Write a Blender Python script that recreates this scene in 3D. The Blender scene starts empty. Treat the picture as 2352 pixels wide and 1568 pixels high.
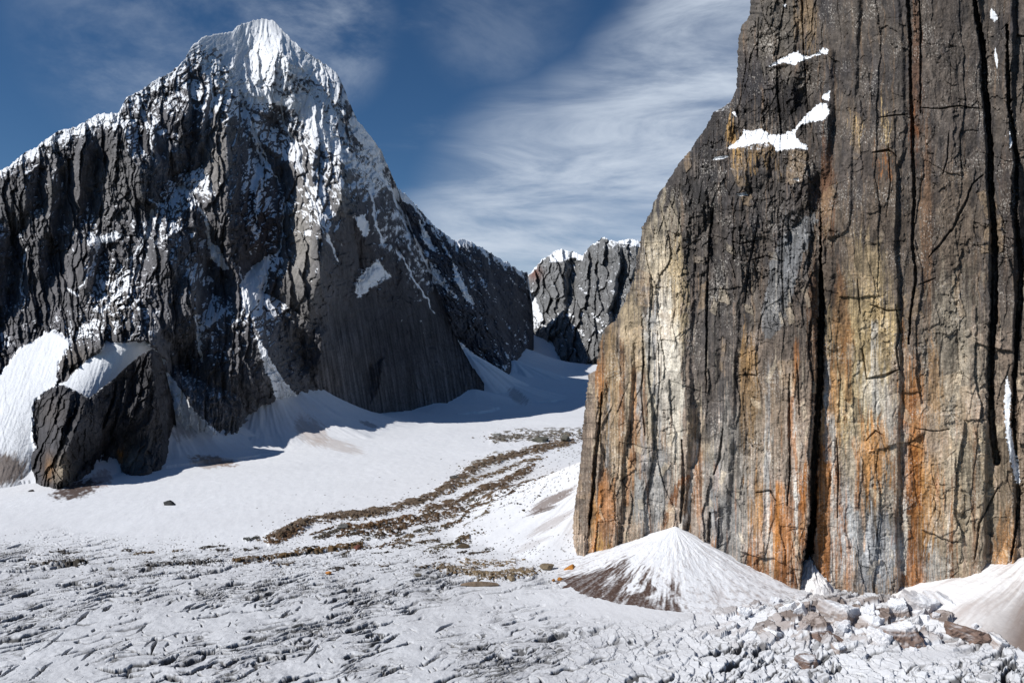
import bpy, math
import numpy as np

# ------------------------------------------------------------------ camera, sky, sun, exposure
S = bpy.context.scene
COL = S.collection
Q = 1.0                                   # mesh density
F, CX, CY, H = 1699.0, 1176.0, 784.0, 200.0   # focal length and centre of the view, camera height over the ice
cam_d = bpy.data.cameras.new('camera'); cam = bpy.data.objects.new('camera', cam_d); COL.objects.link(cam)
cam.location = (0, 0, H); cam.rotation_euler = (math.radians(90), 0, 0)
cam_d.sensor_width = 36; cam_d.lens = 36 * F / 2352; cam_d.clip_end = 60000; cam_d.clip_start = 1
S.camera = cam
S.view_settings.view_transform = 'Standard'; S.view_settings.look = 'None'
S.view_settings.exposure = 0.0; S.view_settings.gamma = 1; S.view_settings.use_curve_mapping = False
S.cycles.max_bounces = 5; S.cycles.diffuse_bounces = 3; S.cycles.glossy_bounces = 1

SUN_EL = math.radians(41)
SUN_AZ = math.radians(203)                # direction TO the sun in the xy plane, measured from +x counter-clockwise
sx, sy, sz = math.cos(SUN_EL)*math.cos(SUN_AZ), math.cos(SUN_EL)*math.sin(SUN_AZ), math.sin(SUN_EL)
sun_d = bpy.data.lights.new('sun', 'SUN'); sun = bpy.data.objects.new('sun', sun_d); COL.objects.link(sun)
sun_d.energy = 4.6; sun_d.angle = math.radians(0.5); sun_d.color = (1.0, 0.975, 0.935)
from mathutils import Vector
sun.rotation_euler = Vector((sx, sy, sz)).to_track_quat('Z', 'Y').to_euler()
sun.location = (-2000, -500, 3000)

W = bpy.data.worlds.new("World"); S.world = W; W.use_nodes = True
wt = W.node_tree; wt.nodes.clear()
def N(t, typ, **kw):
    n = t.nodes.new(typ)
    for k, v in kw.items(): setattr(n, k, v)
    return n
def inp(n, **kw):
    for k, v in kw.items(): n.inputs[k.replace('_', ' ')].default_value = v
    return n
def mathn(t, op, a, b=None, c=None, clamp=False):
    n = N(t, 'ShaderNodeMath', operation=op, use_clamp=clamp)
    for i, v in enumerate((a, b, c)):
        if v is None: continue
        if isinstance(v, (int, float)): n.inputs[i].default_value = v
        else: t.links.new(v, n.inputs[i])
    return n.outputs[0]
def mixc(t, fac, a, b, mode='MIX'):
    n = N(t, 'ShaderNodeMix', data_type='RGBA', blend_type=mode)
    for idx, v in ((0, fac), (6, a), (7, b)):
        if isinstance(v, (int, float)): n.inputs[idx].default_value = v
        elif isinstance(v, tuple): n.inputs[idx].default_value = (*v, 1) if len(v) == 3 else v
        else: t.links.new(v, n.inputs[idx])
    return n.outputs[2]
def smooth(t, v, a, b):
    n = N(t, 'ShaderNodeMapRange', interpolation_type='SMOOTHSTEP')
    t.links.new(v, n.inputs[0]); n.inputs[1].default_value = a; n.inputs[2].default_value = b
    return n.outputs[0]

sky = N(wt, 'ShaderNodeTexSky', sky_type='NISHITA'); sky.sun_disc = False
sky.sun_elevation = SUN_EL; sky.sun_rotation = (math.pi/2 - SUN_AZ) % (2*math.pi)
sky.altitude = 2500; sky.air_density = 1.0; sky.dust_density = 0.3; sky.ozone_density = 3.0
hs = N(wt, 'ShaderNodeHueSaturation'); inp(hs, Saturation=1.2, Value=0.80); wt.links.new(sky.outputs[0], hs.inputs['Color'])
tc = N(wt, 'ShaderNodeTexCoord')
def direction(px, py):
    v = Vector(((px-CX)/F, 1, (CY-py)/F)); v.normalize(); return v
def blob(px, py, r0, r1):
    d = N(wt, 'ShaderNodeVectorMath', operation='DOT_PRODUCT'); wt.links.new(tc.outputs['Generated'], d.inputs[0])
    d.inputs[1].default_value = direction(px, py)
    return smooth(wt, d.outputs['Value'], math.cos(math.radians(r1)), math.cos(math.radians(r0)))
def streaks(scale, rot, sc, det, lo, hi, off=(0, 0, 0), dist=0.6):
    m = N(wt, 'ShaderNodeMapping'); wt.links.new(tc.outputs['Generated'], m.inputs['Vector'])
    m.inputs['Rotation'].default_value = (0, math.radians(rot), 0); m.inputs['Scale'].default_value = sc; m.inputs['Location'].default_value = off
    n = N(wt, 'ShaderNodeTexNoise'); inp(n, Scale=scale, Detail=det, Roughness=0.62, Distortion=dist); wt.links.new(m.outputs[0], n.inputs['Vector'])
    return smooth(wt, n.outputs[0], lo, hi)
band = None
for (x, y, a, b) in ((1270, 520, 0, 12), (1420, 430, 1, 11), (1560, 290, 1, 10), (1700, 120, 1, 10), (1330, 640, 1, 13), (1850, -60, 2, 13), (1080, 640, 0, 9)):
    v = blob(x, y, a, b)
    band = v if band is None else mathn(wt, 'MAXIMUM', band, v)
s1 = streaks(4.6, 40, (0.9, 1, 4.2), 11, 0.30, 0.70, (0,0,0), .5)
c1 = mathn(wt, 'MULTIPLY', band, mathn(wt, 'MULTIPLY_ADD', s1, 0.68, 0.28))
w1 = mathn(wt, 'MAXIMUM', blob(700, 60, 0, 7), mathn(wt, 'MULTIPLY', blob(380, 60, 0, 10), 0.65))
w1 = mathn(wt, 'MAXIMUM', w1, mathn(wt, 'MULTIPLY', blob(1150, 20, 0, 7), 0.3))
s2 = streaks(5.0, -50, (1.0, 1, 1.9), 7, 0.36, 0.85, (3, 1, 2), .35)
c2 = mathn(wt, 'MULTIPLY', w1, mathn(wt, 'MULTIPLY', s2, 0.75))
c3 = mathn(wt, 'MULTIPLY', streaks(3.0, 20, (1, 1, 3), 6, 0.5, 0.85, (5, 2, 1)), 0.14)
cl = mathn(wt, 'MAXIMUM', mathn(wt, 'MAXIMUM', c1, c2), c3)
skyc = mixc(wt, cl, hs.outputs[0], (7.0, 7.9, 9.2))
bg = N(wt, 'ShaderNodeBackground'); bg.inputs['Strength'].default_value = 0.085; wt.links.new(skyc, bg.inputs['Color'])
wo = N(wt, 'ShaderNodeOutputWorld'); wt.links.new(bg.outputs[0], wo.inputs[0])

# ------------------------------------------------------------------ numpy noise
f4 = np.float32
def _h(ix, iy, seed):
    h = ix.astype(np.uint32)*np.uint32(374761393) + iy.astype(np.uint32)*np.uint32(668265263) + np.uint32((seed*2246822519) & 0xffffffff)
    h = (h ^ (h >> np.uint32(13)))*np.uint32(1274126177)
    h = (h ^ (h >> np.uint32(16)))*np.uint32(2654435761)
    return h ^ (h >> np.uint32(15))
def _u(ix, iy, seed): return _h(ix, iy, seed).astype(f4)*f4(1/4294967296.0)
from concurrent.futures import ThreadPoolExecutor
POOL = ThreadPoolExecutor(4)
def par(fn, x, y, *a):
    x, y = np.broadcast_arrays(np.asarray(x, f4), np.asarray(y, f4))
    if x.size < 60000 or x.shape[0] < 8: return fn(x, y, *a)
    k = max(4, x.size//120000); xs = np.array_split(x, min(k, x.shape[0])); ys = np.array_split(y, min(k, x.shape[0]))
    r = list(POOL.map(lambda p: fn(p[0], p[1], *a), zip(xs, ys)))
    return tuple(np.concatenate([q[i] for q in r]) for i in range(len(r[0]))) if isinstance(r[0], tuple) else np.concatenate(r)
def perlin(x, y, seed=0): return par(_perlin, x, y, seed)
def _perlin(x, y, seed=0):
    x = np.asarray(x, f4); y = np.asarray(y, f4)
    x0 = np.floor(x); y0 = np.floor(y); fx = x-x0; fy = y-y0
    ix = x0.astype(np.int32); iy = y0.astype(np.int32)
    u = fx*fx*fx*(fx*(fx*6-15)+10); v = fy*fy*fy*(fy*(fy*6-15)+10)
    def g(dx, dy):
        a = _u(ix+dx, iy+dy, seed)*f4(6.2831853)
        return np.cos(a)*(fx-dx) + np.sin(a)*(fy-dy)
    a = g(0, 0); b = g(1, 0); c = g(0, 1); d = g(1, 1)
    a = a+(b-a)*u; c = c+(d-c)*u
    return (a+(c-a)*v)*f4(1.5)
def fbm(x, y, oct=4, seed=0, gain=0.5, lac=2.03):
    s = 0; a = 1.0; t = 0
    for i in range(oct):
        s = s + a*perlin(x, y, seed+i*17); t += a; a *= gain; x = x*lac+3.7; y = y*lac-1.3
    return s/t
def ridged(x, y, oct=4, seed=0, gain=0.5, lac=2.03):
    s = 0; a = 1.0; t = 0
    for i in range(oct):
        s = s + a*(1-np.abs(perlin(x, y, seed+i*17))*2); t += a; a *= gain; x = x*lac+3.7; y = y*lac-1.3
    return s/t
def voronoi(x, y, seed=0, jit=0.9): return par(_voronoi, x, y, seed, jit)
def _voronoi(x, y, seed=0, jit=0.9):
    """F1, F2, random of nearest cell, signed x offset to its centre"""
    x = np.asarray(x, f4); y = np.asarray(y, f4)
    ix = np.floor(x).astype(np.int32); iy = np.floor(y).astype(np.int32)
    f1 = np.full(x.shape, 9, f4); f2 = np.full(x.shape, 9, f4); r = np.zeros(x.shape, f4); ox = np.zeros(x.shape, f4)
    for dx in (-1, 0, 1):
        for dy in (-1, 0, 1):
            cx_, cy_ = ix+dx, iy+dy
            px = cx_+0.5+(_u(cx_, cy_, seed)-f4(.5))*f4(jit); py = cy_+0.5+(_u(cx_, cy_, seed+91)-f4(.5))*f4(jit)
            ex = (x-px).astype(f4); ey = (y-py).astype(f4)
            d = np.sqrt(ex*ex+ey*ey)
            m = d < f1
            f2 = np.where(m, f1, np.minimum(f2, d)); f1 = np.where(m, d, f1)
            r = np.where(m, _u(cx_, cy_, seed+55), r); ox = np.where(m, ex, ox)
    return f1, f2, r, ox
def sst(a, b, v):
    t = np.clip((v-a)/(b-a), 0, 1); return t*t*(3-2*t)
def lin(c):
    c = np.array(c, float)/255; return np.where(c < .04045, c/12.92, ((c+.055)/1.055)**2.4)
def P(px, py, D): return ((px-CX)/F*D, D, H+(CY-py)/F*D)
def interp(pts):
    a = np.array(pts, float); return lambda x: np.interp(x, a[:, 0], a[:, 1])
def inpoly(PX, PY, poly):
    p = np.array(poly, float); out = np.zeros(PX.shape, bool)
    m = (PX >= p[:, 0].min()) & (PX <= p[:, 0].max()) & (PY >= p[:, 1].min()) & (PY <= p[:, 1].max())
    if not m.any(): return out
    x = PX[m]; y = PY[m]; r = np.zeros(x.shape, bool)
    for i in range(len(p)):
        x0, y0 = p[i-1]; x1, y1 = p[i]
        if y0 == y1: continue
        c = ((y0 > y) != (y1 > y)) & (x < (x1-x0)*(y-y0)/(y1-y0)+x0)
        r ^= c
    out[m] = r; return out
def linedist(PX, PY, pts, pad):
    """signed sideways distance, position 0..1 along a polyline; 1e6 far away"""
    p = np.array(pts, float); d = np.full(PX.shape, 1e6, f4); tt = np.zeros(PX.shape, f4)
    L = np.r_[0, np.cumsum(np.hypot(*np.diff(p[:, :2], axis=0).T))]
    m = (PX > p[:, 0].min()-pad) & (PX < p[:, 0].max()+pad) & (PY > p[:, 1].min()-pad) & (PY < p[:, 1].max()+pad)
    if not m.any(): return d, tt
    x = PX[m]; y = PY[m]; best = np.full(x.shape, 1e6); bt = np.zeros(x.shape)
    for i in range(len(p)-1):
        ax, ay = p[i][:2]; bx, by = p[i+1][:2]; ux, uy = bx-ax, by-ay; l2 = ux*ux+uy*uy
        t = np.clip(((x-ax)*ux+(y-ay)*uy)/l2, 0, 1); ex = x-ax-t*ux; ey = y-ay-t*uy
        dd = np.hypot(ex, ey); s = np.where(ex*uy-ey*ux > 0, 1, -1)   # >0: to the right of a line drawn downwards
        k = dd < np.abs(best); best = np.where(k, dd*s, best); bt = np.where(k, (L[i]+t*math.sqrt(l2))/L[-1], bt)
    d[m] = best; tt[m] = bt; return d, tt
def rbf(pts, sx_=1.0):
    """thin-plate surface through (x, y, value)"""
    a = np.array(pts, float); n = len(a); sc = 400.0*sx_
    X = a[:, :2]/sc
    def K(A, B):
        r2 = (A[:, None, 0]-B[None, :, 0])**2+(A[:, None, 1]-B[None, :, 1])**2
        return 0.5*r2*np.log(r2+1e-9)
    M = np.zeros((n+3, n+3)); M[:n, :n] = K(X, X)+np.eye(n)*1e-3; M[:n, n] = 1; M[:n, n+1:] = X; M[n, :n] = 1; M[n+1:, :n] = X.T
    w = np.linalg.solve(M, np.r_[a[:, 2], 0, 0, 0])
    def f(PX, PY):
        q = np.stack([np.asarray(PX, float).ravel()/sc, np.asarray(PY, float).ravel()/sc], 1); out = np.zeros(len(q))
        for i in range(0, len(q), 100000):
            s = q[i:i+100000]; out[i:i+100000] = K(s, X)@w[:n]+w[n]+s@w[n+1:]
        return out.reshape(np.shape(PX))
    return f
def coarse(f, PX, PY, n=110):
    """tabulate a smooth function on a lattice over the points and read it off bilinearly"""
    gx = np.linspace(PX.min(), PX.max(), n); gy = np.linspace(PY.min(), PY.max(), n)
    T = f(np.repeat(gx[None], n, 0), np.repeat(gy[:, None], n, 1))
    u = (PX-gx[0])/(gx[1]-gx[0]); v = (PY-gy[0])/(gy[1]-gy[0])
    i = np.clip(u.astype(int), 0, n-2); j = np.clip(v.astype(int), 0, n-2); u = u-i; v = v-j
    return (T[j, i]*(1-u)+T[j, i+1]*u)*(1-v)+(T[j+1, i]*(1-u)+T[j+1, i+1]*u)*v

# ------------------------------------------------------------------ mesh helpers
def grid_mesh(name, X, Y, Z, mat, attrs=None, mask=None, parent=None, cols=None, smooth_=True):
    r, c = X.shape; idx = np.arange(r*c).reshape(r, c)
    q = np.stack([idx[:-1, :-1], idx[:-1, 1:], idx[1:, 1:], idx[1:, :-1]], -1)
    q = q[mask] if mask is not None else q.reshape(-1, 4)
    co = np.stack([X.ravel(), Y.ravel(), Z.ravel()], 1).astype(f4)
    used = None
    if mask is not None:
        used = np.zeros(r*c, bool); used[q.ravel()] = True; rem = np.cumsum(used)-1; q = rem[q]; co = co[used]
    me = bpy.data.meshes.new(name)
    me.vertices.add(len(co)); me.vertices.foreach_set('co', co.ravel())
    me.loops.add(q.size); me.loops.foreach_set('vertex_index', q.ravel().astype(np.int32))
    me.polygons.add(len(q)); me.polygons.foreach_set('loop_start', np.arange(0, q.size, 4, dtype=np.int32))
    me.polygons.foreach_set('use_smooth', np.full(len(q), smooth_, bool))
    me.update()
    for k, v in (attrs or {}).items():
        a = me.attributes.new(k, 'FLOAT', 'POINT'); v = v.ravel().astype(f4); a.data.foreach_set('value', v[used] if used is not None else v)
    for k, v in (cols or {}).items():
        a = me.attributes.new(k, 'FLOAT_COLOR', 'POINT'); v = v.reshape(-1, 3); v = v[used] if used is not None else v
        a.data.foreach_set('color', np.concatenate([v, np.ones((len(v), 1))], 1).astype(f4).ravel())
    me.materials.append(mat)
    o = bpy.data.objects.new(name, me); COL.objects.link(o)
    if parent: o.parent = parent
    return o
def raw_mesh(name, V, Fc, mat, parent=None, smooth_=False, cols=None):
    me = bpy.data.meshes.new(name); me.from_pydata([tuple(v) for v in V], [], [tuple(int(i) for i in f) for f in Fc]); me.update()
    if smooth_: me.polygons.foreach_set('use_smooth', np.full(len(me.polygons), True))
    if cols is not None:
        a = me.attributes.new('tint', 'FLOAT_COLOR', 'POINT'); a.data.foreach_set('color', np.concatenate([cols, np.ones((len(cols), 1))], 1).astype(f4).ravel())
    me.materials.append(mat); o = bpy.data.objects.new(name, me); COL.objects.link(o)
    if parent: o.parent = parent
    return o
def tag(o, label=None, cat=None, group=None, kind=None):
    for k, v in (('label', label), ('category', cat), ('group', group), ('kind', kind)):
        if v: o[k] = v
    return o
def normals(X, Y, Z):
    G = np.stack([X, Y, Z], -1)
    n = np.cross(np.gradient(G, axis=1), np.gradient(G, axis=0)); n /= np.linalg.norm(n, axis=-1, keepdims=True)+1e-9
    return n
def blur(a, n):
    for _ in range(n):
        a = (np.roll(a, 1, 0)+np.roll(a, -1, 0)+a*2)/4; a = (np.roll(a, 1, 1)+np.roll(a, -1, 1)+a*2)/4
    return a

# ------------------------------------------------------------------ materials
def new_mat(name):
    m = bpy.data.materials.new(name); m.use_nodes = True; t = m.node_tree; t.nodes.clear()
    b = N(t, 'ShaderNodeBsdfPrincipled'); o = N(t, 'ShaderNodeOutputMaterial'); t.links.new(b.outputs[0], o.inputs[0]); return m, t, b
def attr(t, name): return N(t, 'ShaderNodeAttribute', attribute_name=name)
def noise(t, scale, det=6, rough=.6, sc=None, dist=0):
    g = N(t, 'ShaderNodeNewGeometry'); n = N(t, 'ShaderNodeTexNoise'); inp(n, Scale=scale, Detail=det, Roughness=rough, Distortion=dist)
    v = g.outputs['Position']
    if sc:
        m = N(t, 'ShaderNodeMapping'); m.inputs['Scale'].default_value = sc; t.links.new(v, m.inputs[0]); v = m.outputs[0]
    t.links.new(v, n.inputs['Vector']); return n.outputs[0]
def rock_mat(name, sc, bump=0.5, snowy=True):
    """rock tinted by the 'tint' attribute, mottled by noise; snow where the 'snow' attribute says it lies"""
    m, t, b = new_mat(name)
    tint = attr(t, 'tint').outputs['Color']
    n1 = noise(t, .35*sc, 8, .7); n2 = noise(t, .06*sc, 6, .65, (3, 3, .7)); n3 = noise(t, 1.6*sc, 4, .7)
    f = mathn(t, 'MULTIPLY_ADD', n1, 1.5, .25); f = mathn(t, 'MULTIPLY', f, mathn(t, 'MULTIPLY_ADD', n2, 1.5, .25)); f = mathn(t, 'MULTIPLY', f, mathn(t, 'MULTIPLY_ADD', n3, 1.4, .3))
    vm = N(t, 'ShaderNodeVectorMath', operation='SCALE'); t.links.new(tint, vm.inputs[0]); t.links.new(f, vm.inputs['Scale'])
    col = vm.outputs[0]; rough = 0.85
    if snowy:
        s = attr(t, 'snow').outputs['Fac']; s2 = mathn(t, 'ADD', s, mathn(t, 'MULTIPLY_ADD', noise(t, 1.1*sc, 5, .7), .9, -.45))
        s3 = smooth(t, s2, .42, .56)
        col = mixc(t, s3, col, mixc(t, attr(t, 'dirt').outputs['Fac'], (.80, .82, .85), (.13, .095, .075)))
    t.links.new(col, b.inputs['Base Color']); b.inputs['Roughness'].default_value = rough; b.inputs['Specular IOR Level'].default_value = .25
    bp = N(t, 'ShaderNodeBump'); bp.inputs['Strength'].default_value = bump; bp.inputs['Distance'].default_value = .6/sc
    t.links.new(mathn(t, 'ADD', n1, mathn(t, 'MULTIPLY', n3, .5)), bp.inputs['Height']); t.links.new(bp.outputs[0], b.inputs['Normal'])
    return m
def ice_mat(name, sc=1.0):
    """snow and ice; 'tint' carries its own colour (clean snow, dirt, gravel)"""
    m, t, b = new_mat(name)
    tint = attr(t, 'tint').outputs['Color']
    n1 = noise(t, .25*sc, 8, .7); n2 = noise(t, .02*sc, 5, .6); n3 = noise(t, 1.3*sc, 5, .7)
    f = mathn(t, 'MULTIPLY_ADD', n1, .22, .89); f = mathn(t, 'MULTIPLY', f, mathn(t, 'MULTIPLY_ADD', n2, .16, .92))
    f = mathn(t, 'MULTIPLY', f, mathn(t, 'MULTIPLY_ADD', n3, .2, .9))
    vm = N(t, 'ShaderNodeVectorMath', operation='SCALE'); t.links.new(tint, vm.inputs[0]); t.links.new(f, vm.inputs['Scale'])
    t.links.new(vm.outputs[0], b.inputs['Base Color']); b.inputs['Roughness'].default_value = .75; b.inputs['Specular IOR Level'].default_value = .2
    bp = N(t, 'ShaderNodeBump'); bp.inputs['Strength'].default_value = .35; bp.inputs['Distance'].default_value = .5/sc
    t.links.new(mathn(t, 'ADD', n1, mathn(t, 'MULTIPLY', n3, .6)), bp.inputs['Height']); t.links.new(bp.outputs[0], b.inputs['Normal'])
    return m
M_FAR = rock_mat('dark_granite', .25)
M_WALL = rock_mat('stained_granite', 1.0)
M_ICE = ice_mat('glacier_snow'); M_ICEFAR = ice_mat('far_glacier_snow', .35)
M_CONE = ice_mat('dirty_snow', 1.2)

SNOW = np.array([.74, .75, .775])
def mixcol(base, col, m): return base*(1-m[..., None])+np.asarray(col)*m[..., None]

# ------------------------------------------------------------------ rock relief
def pillars(U, V, cw, ch, seed, sharp=1.0):
    """upright pillars with cracks between: 0 in the cracks, 1 on the crests, steeper on the right side"""
    f1, f2, r, ox = voronoi(U/cw, V/ch, seed)
    e = np.clip((f2-f1)*2.0, 0, 1)
    return np.sqrt(e)*(.55+.45*r) + .32*np.clip(ox, -.6, .6)*sharp
def joints(U, V, cw, ch, seed, tilt=.3):
    """blocky jointing: upright columns broken at uneven heights; (depth step, random of the block, closeness to a joint)"""
    u = U/cw; i = np.floor(u); fx = u-i
    j0 = (_u(i.astype(np.int32), i.astype(np.int32)*0+7, seed)-.5)*.7; j1 = (_u(i.astype(np.int32)+1, i.astype(np.int32)*0+7, seed)-.5)*.7
    k = i+np.where(fx < j0, -1, 0)+np.where(fx > 1+j1, 1, 0); ki = k.astype(np.int32)
    a = _u(ki, ki*0+7, seed)*.7-.35; b = _u(ki+1, ki*0+7, seed)*.7-.35+1; xx = np.clip((u-k-a)/(b-a), 0, 1)
    v = V/ch*(.6+.9*_u(ki, ki*0+9, seed))+_u(ki, ki*0+3, seed)*9+(xx-.5)*(_u(ki, ki*0+5, seed)-.5)*1.1*cw/ch; vj = np.floor(v).astype(np.int32); fy = v-vj
    r = _u(ki, vj, seed+31); t = _u(ki, vj, seed+32)
    return (r-.5)+(xx-.5)*tilt*(.2+1.6*t)+(fy-.5)*.25*(t-.5), r, np.minimum(np.minimum(xx, 1-xx)*cw, np.minimum(fy, 1-fy)*ch)
def step_slabs(U, V, cw, ch, seed, tilt=.25):
    """upright slabs standing at different depths, with clean edges and no gap between them"""
    f1, f2, r, ox = voronoi(U/cw, V/ch, seed, .95)
    return (r-.5)+tilt*np.clip(ox, -.8, .8)
def rock_body(name, top, base, x0, x1, dx, rows, Dfun, relief, snowf, tintf, mat, lift=70, dirtf=None, jag=3, seed=1, backrun=(12, 40, 110, 260, 520), backdrop=(6, 40, 130, 330, 700)):
    nc = int((x1-x0)/dx*Q)+1; nr = int(rows*Q)
    px = np.linspace(x0, x1, nc)
    tp = top(px)+fbm(px/9.0, px*0+seed, 5, seed, .62)*jag*2.2; bs = np.maximum(base(px), tp+2)
    t = np.linspace(0, 1, nr)[:, None]
    PY = tp[None]*(1-t)+bs[None]*t; PX = np.repeat(px[None], nr, 0)
    D = coarse(Dfun, PX, PY)
    rel, aux = relief(PX, PY, t)
    edge = np.clip((PY-tp[None])/25.0, 0, 1)**.7
    D = D - rel*(0.25+.75*edge)
    X = (PX-CX)/F*D; Y = D; Z = H+(CY-PY)/F*D
    # back slope behind the ridge and a foot that goes under the ice
    bx, by, bz = [], [], []
    for a, b in zip(backrun, backdrop):
        s = 1+0*a; bx.append(X[0]*(D[0]+a)/D[0]); by.append(Y[0]+a); bz.append(Z[0]-b-fbm(px/30, px*0+a, 3, seed+3)*a*.15)
    X = np.concatenate([np.array(bx)[::-1], X, X[-1:]]); Y = np.concatenate([np.array(by)[::-1], Y, Y[-1:]]); Z = np.concatenate([np.array(bz)[::-1], Z, Z[-1:]-lift])
    nb = len(backrun)
    def ext(A, top_=None): return np.concatenate([np.repeat(A[:1], nb, 0), A, A[-1:]])
    PXe, PYe = ext(PX), ext(PY)
    n = normals(X, Y, Z)
    if n[nb+nr//2, :, 1].mean() > 0: n = -n
    nz = n[..., 2]
    snow, field = snowf(PXe, PYe, nz, ext(aux) if aux is not None else None, tp[None])
    tint = tintf(PXe, PYe, nz)
    fm = field[:-1, :-1] & field[1:, 1:]; at = {'snow': snow}
    if dirtf: at['dirt'] = dirtf(PXe, PYe)
    o = grid_mesh(name, X, Y, Z, mat, at, ~fm, cols={'tint': tint})
    if fm.any(): grid_mesh('snowfield', X, Y, Z, mat, at, fm, parent=o, cols={'tint': tint})
    return o
def lattice_read(T, gx, gy, PX, PY):
    u = (PX-gx[0])/(gx[1]-gx[0]); v = (PY-gy[0])/(gy[1]-gy[0])
    i = np.clip(u.astype(int), 0, len(gx)-2); j = np.clip(v.astype(int), 0, len(gy)-2); u = np.clip(u-i, 0, 1); v = np.clip(v-j, 0, 1)
    return (T[j, i]*(1-u)+T[j, i+1]*u)*(1-v)+(T[j+1, i]*(1-u)+T[j+1, i+1]*u)*v
def box(a, n, ax):
    n = int(n); p = [(0, 0), (0, 0)]; p[ax] = (n+1, n); c = np.cumsum(np.pad(a, p, mode='edge'), axis=ax)
    return (c[2*n+1:]-c[:-2*n-1])/(2*n+1) if ax == 0 else (c[:, 2*n+1:]-c[:, :-2*n-1])/(2*n+1)
def facets(PX, PY, lst, mpp, win, wob=6, seed=0, step=1.5, lam=.35):
    """relief whose planes turn left (+) or right (-) inside the outlines given: sideways slopes summed along each level"""
    gx = np.arange(PX.min()-150, PX.max()+150, step); gy = np.arange(PY.min()-5, PY.max()+5, step)
    U = np.repeat(gx[None], len(gy), 0); V = np.repeat(gy[:, None], len(gx), 1)
    n1 = fbm(U/13, V/26, 4, seed+1, .6)*wob; n2 = fbm(U/16, V/16, 4, seed+2, .6)*wob
    Sl = np.zeros(U.shape)
    for sl, poly in lst: Sl = np.where(inpoly(U+n1, V+n2, poly), sl, Sl)
    Sl = Sl-Sl.mean(); p = 120; Sp = np.pad(Sl, p, mode='reflect')        # least-squares surface with these sideways slopes
    kx = 2*np.pi*np.fft.rfftfreq(Sp.shape[1], step)[None]; ky = 2*np.pi*np.fft.fftfreq(Sp.shape[0], step)[:, None]
    R = np.fft.irfft2(-1j*kx*np.fft.rfft2(Sp)/(kx**2+lam*ky**2+(2*np.pi/(win*4))**2), s=Sp.shape)[p:-p, p:-p]*mpp*1.5
    return lattice_read(R, gx, gy, PX, PY)
def ribs(PX, PY, lst):
    """buttresses: (points, width, height in metres[, skew]); gentle on the left, steep on the right"""
    out = np.zeros(PX.shape, f4)
    for it in lst:
        pts, w, a = it[:3]; sk = it[3] if len(it) > 3 else .7
        d, tt = linedist(PX, PY, pts, w*1.6)
        c = d/w
        cc = (c+1)/(sk+1); prof = np.where(c < sk, cc*.65+.35*np.clip(cc, 0, 1)**.5, 1-sst(sk, sk+(1-sk)*.9, c))*(np.abs(c) < 1)
        prof = prof*sst(0, .12, tt+.04)
        out = np.maximum(out, prof*a) if a > 0 else out+prof*a
    return out

# ================================================================== THE LEFT PEAK
top_main = interp([(-260,560),(-120,440),(0,392),(20,382),(55,352),(80,340),(107,320),(135,300),(172,293),(200,277),(225,262),(272,260),(290,225),(320,210),(350,188),(395,165),(420,142),(440,108),(465,86),(500,78),(530,74),(555,55),(590,46),(607,43),(630,49),(650,70),(670,92),(700,118),(725,134),(750,150),(775,170),(790,200),(800,230),(820,275),(845,305),(875,345),(890,380),(908,420),(925,465),(950,540),(985,600),(1010,680),(1040,760),(1080,835),(1100,862),(1112,880)])
base_main = interp([(-260,1150),(0,1142),(75,1112),(200,1062),(300,1062),(390,1056),(460,1040),(530,1032),(550,1015),(615,975),(640,960),(710,948),(740,962),(850,958),(919,948),(991,941),(1063,919),(1095,898),(1112,886)])
D_main = rbf([(-260,560,1600),(-260,1150,1080),(0,392,1690),(225,262,1850),(350,188,1970),(465,86,2180),(607,43,2500),(560,120,2330),(660,150,2300),(725,134,2440),(800,230,2420),(890,380,2570),(925,465,2640),(1000,650,2620),(1060,800,2580),(1100,862,2520),
 (1095,898,2470),(1063,919,2370),(991,941,2200),(919,948,2035),(850,958,1895),(740,962,1725),(690,948,1680),(615,975,1560),(550,1015,1440),(530,1032,1420),(460,1040,1400),(390,1056,1340),(300,1060,1280),(200,1062,1220),(75,1112,1085),(0,1142,1035),
 (0,880,1250),(0,770,1380),(120,760,1385),(330,790,1335),(200,900,1240),(0,600,1540),(150,600,1555),(150,420,1700),(300,600,1590),(300,420,1740),(450,500,1740),(450,300,1890),(600,400,1990),(600,250,2190),(700,300,2200),(760,400,2120),
 (380,850,1440),(500,850,1455),(560,900,1450),(605,900,1525),(590,960,1500),(500,950,1430),(600,850,1570),(600,700,1700),(700,600,1800),(700,800,1710),(850,700,2080),(780,800,1850),(820,880,1880),(850,500,2200),(950,800,2270),(520,660,1690)])
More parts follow.
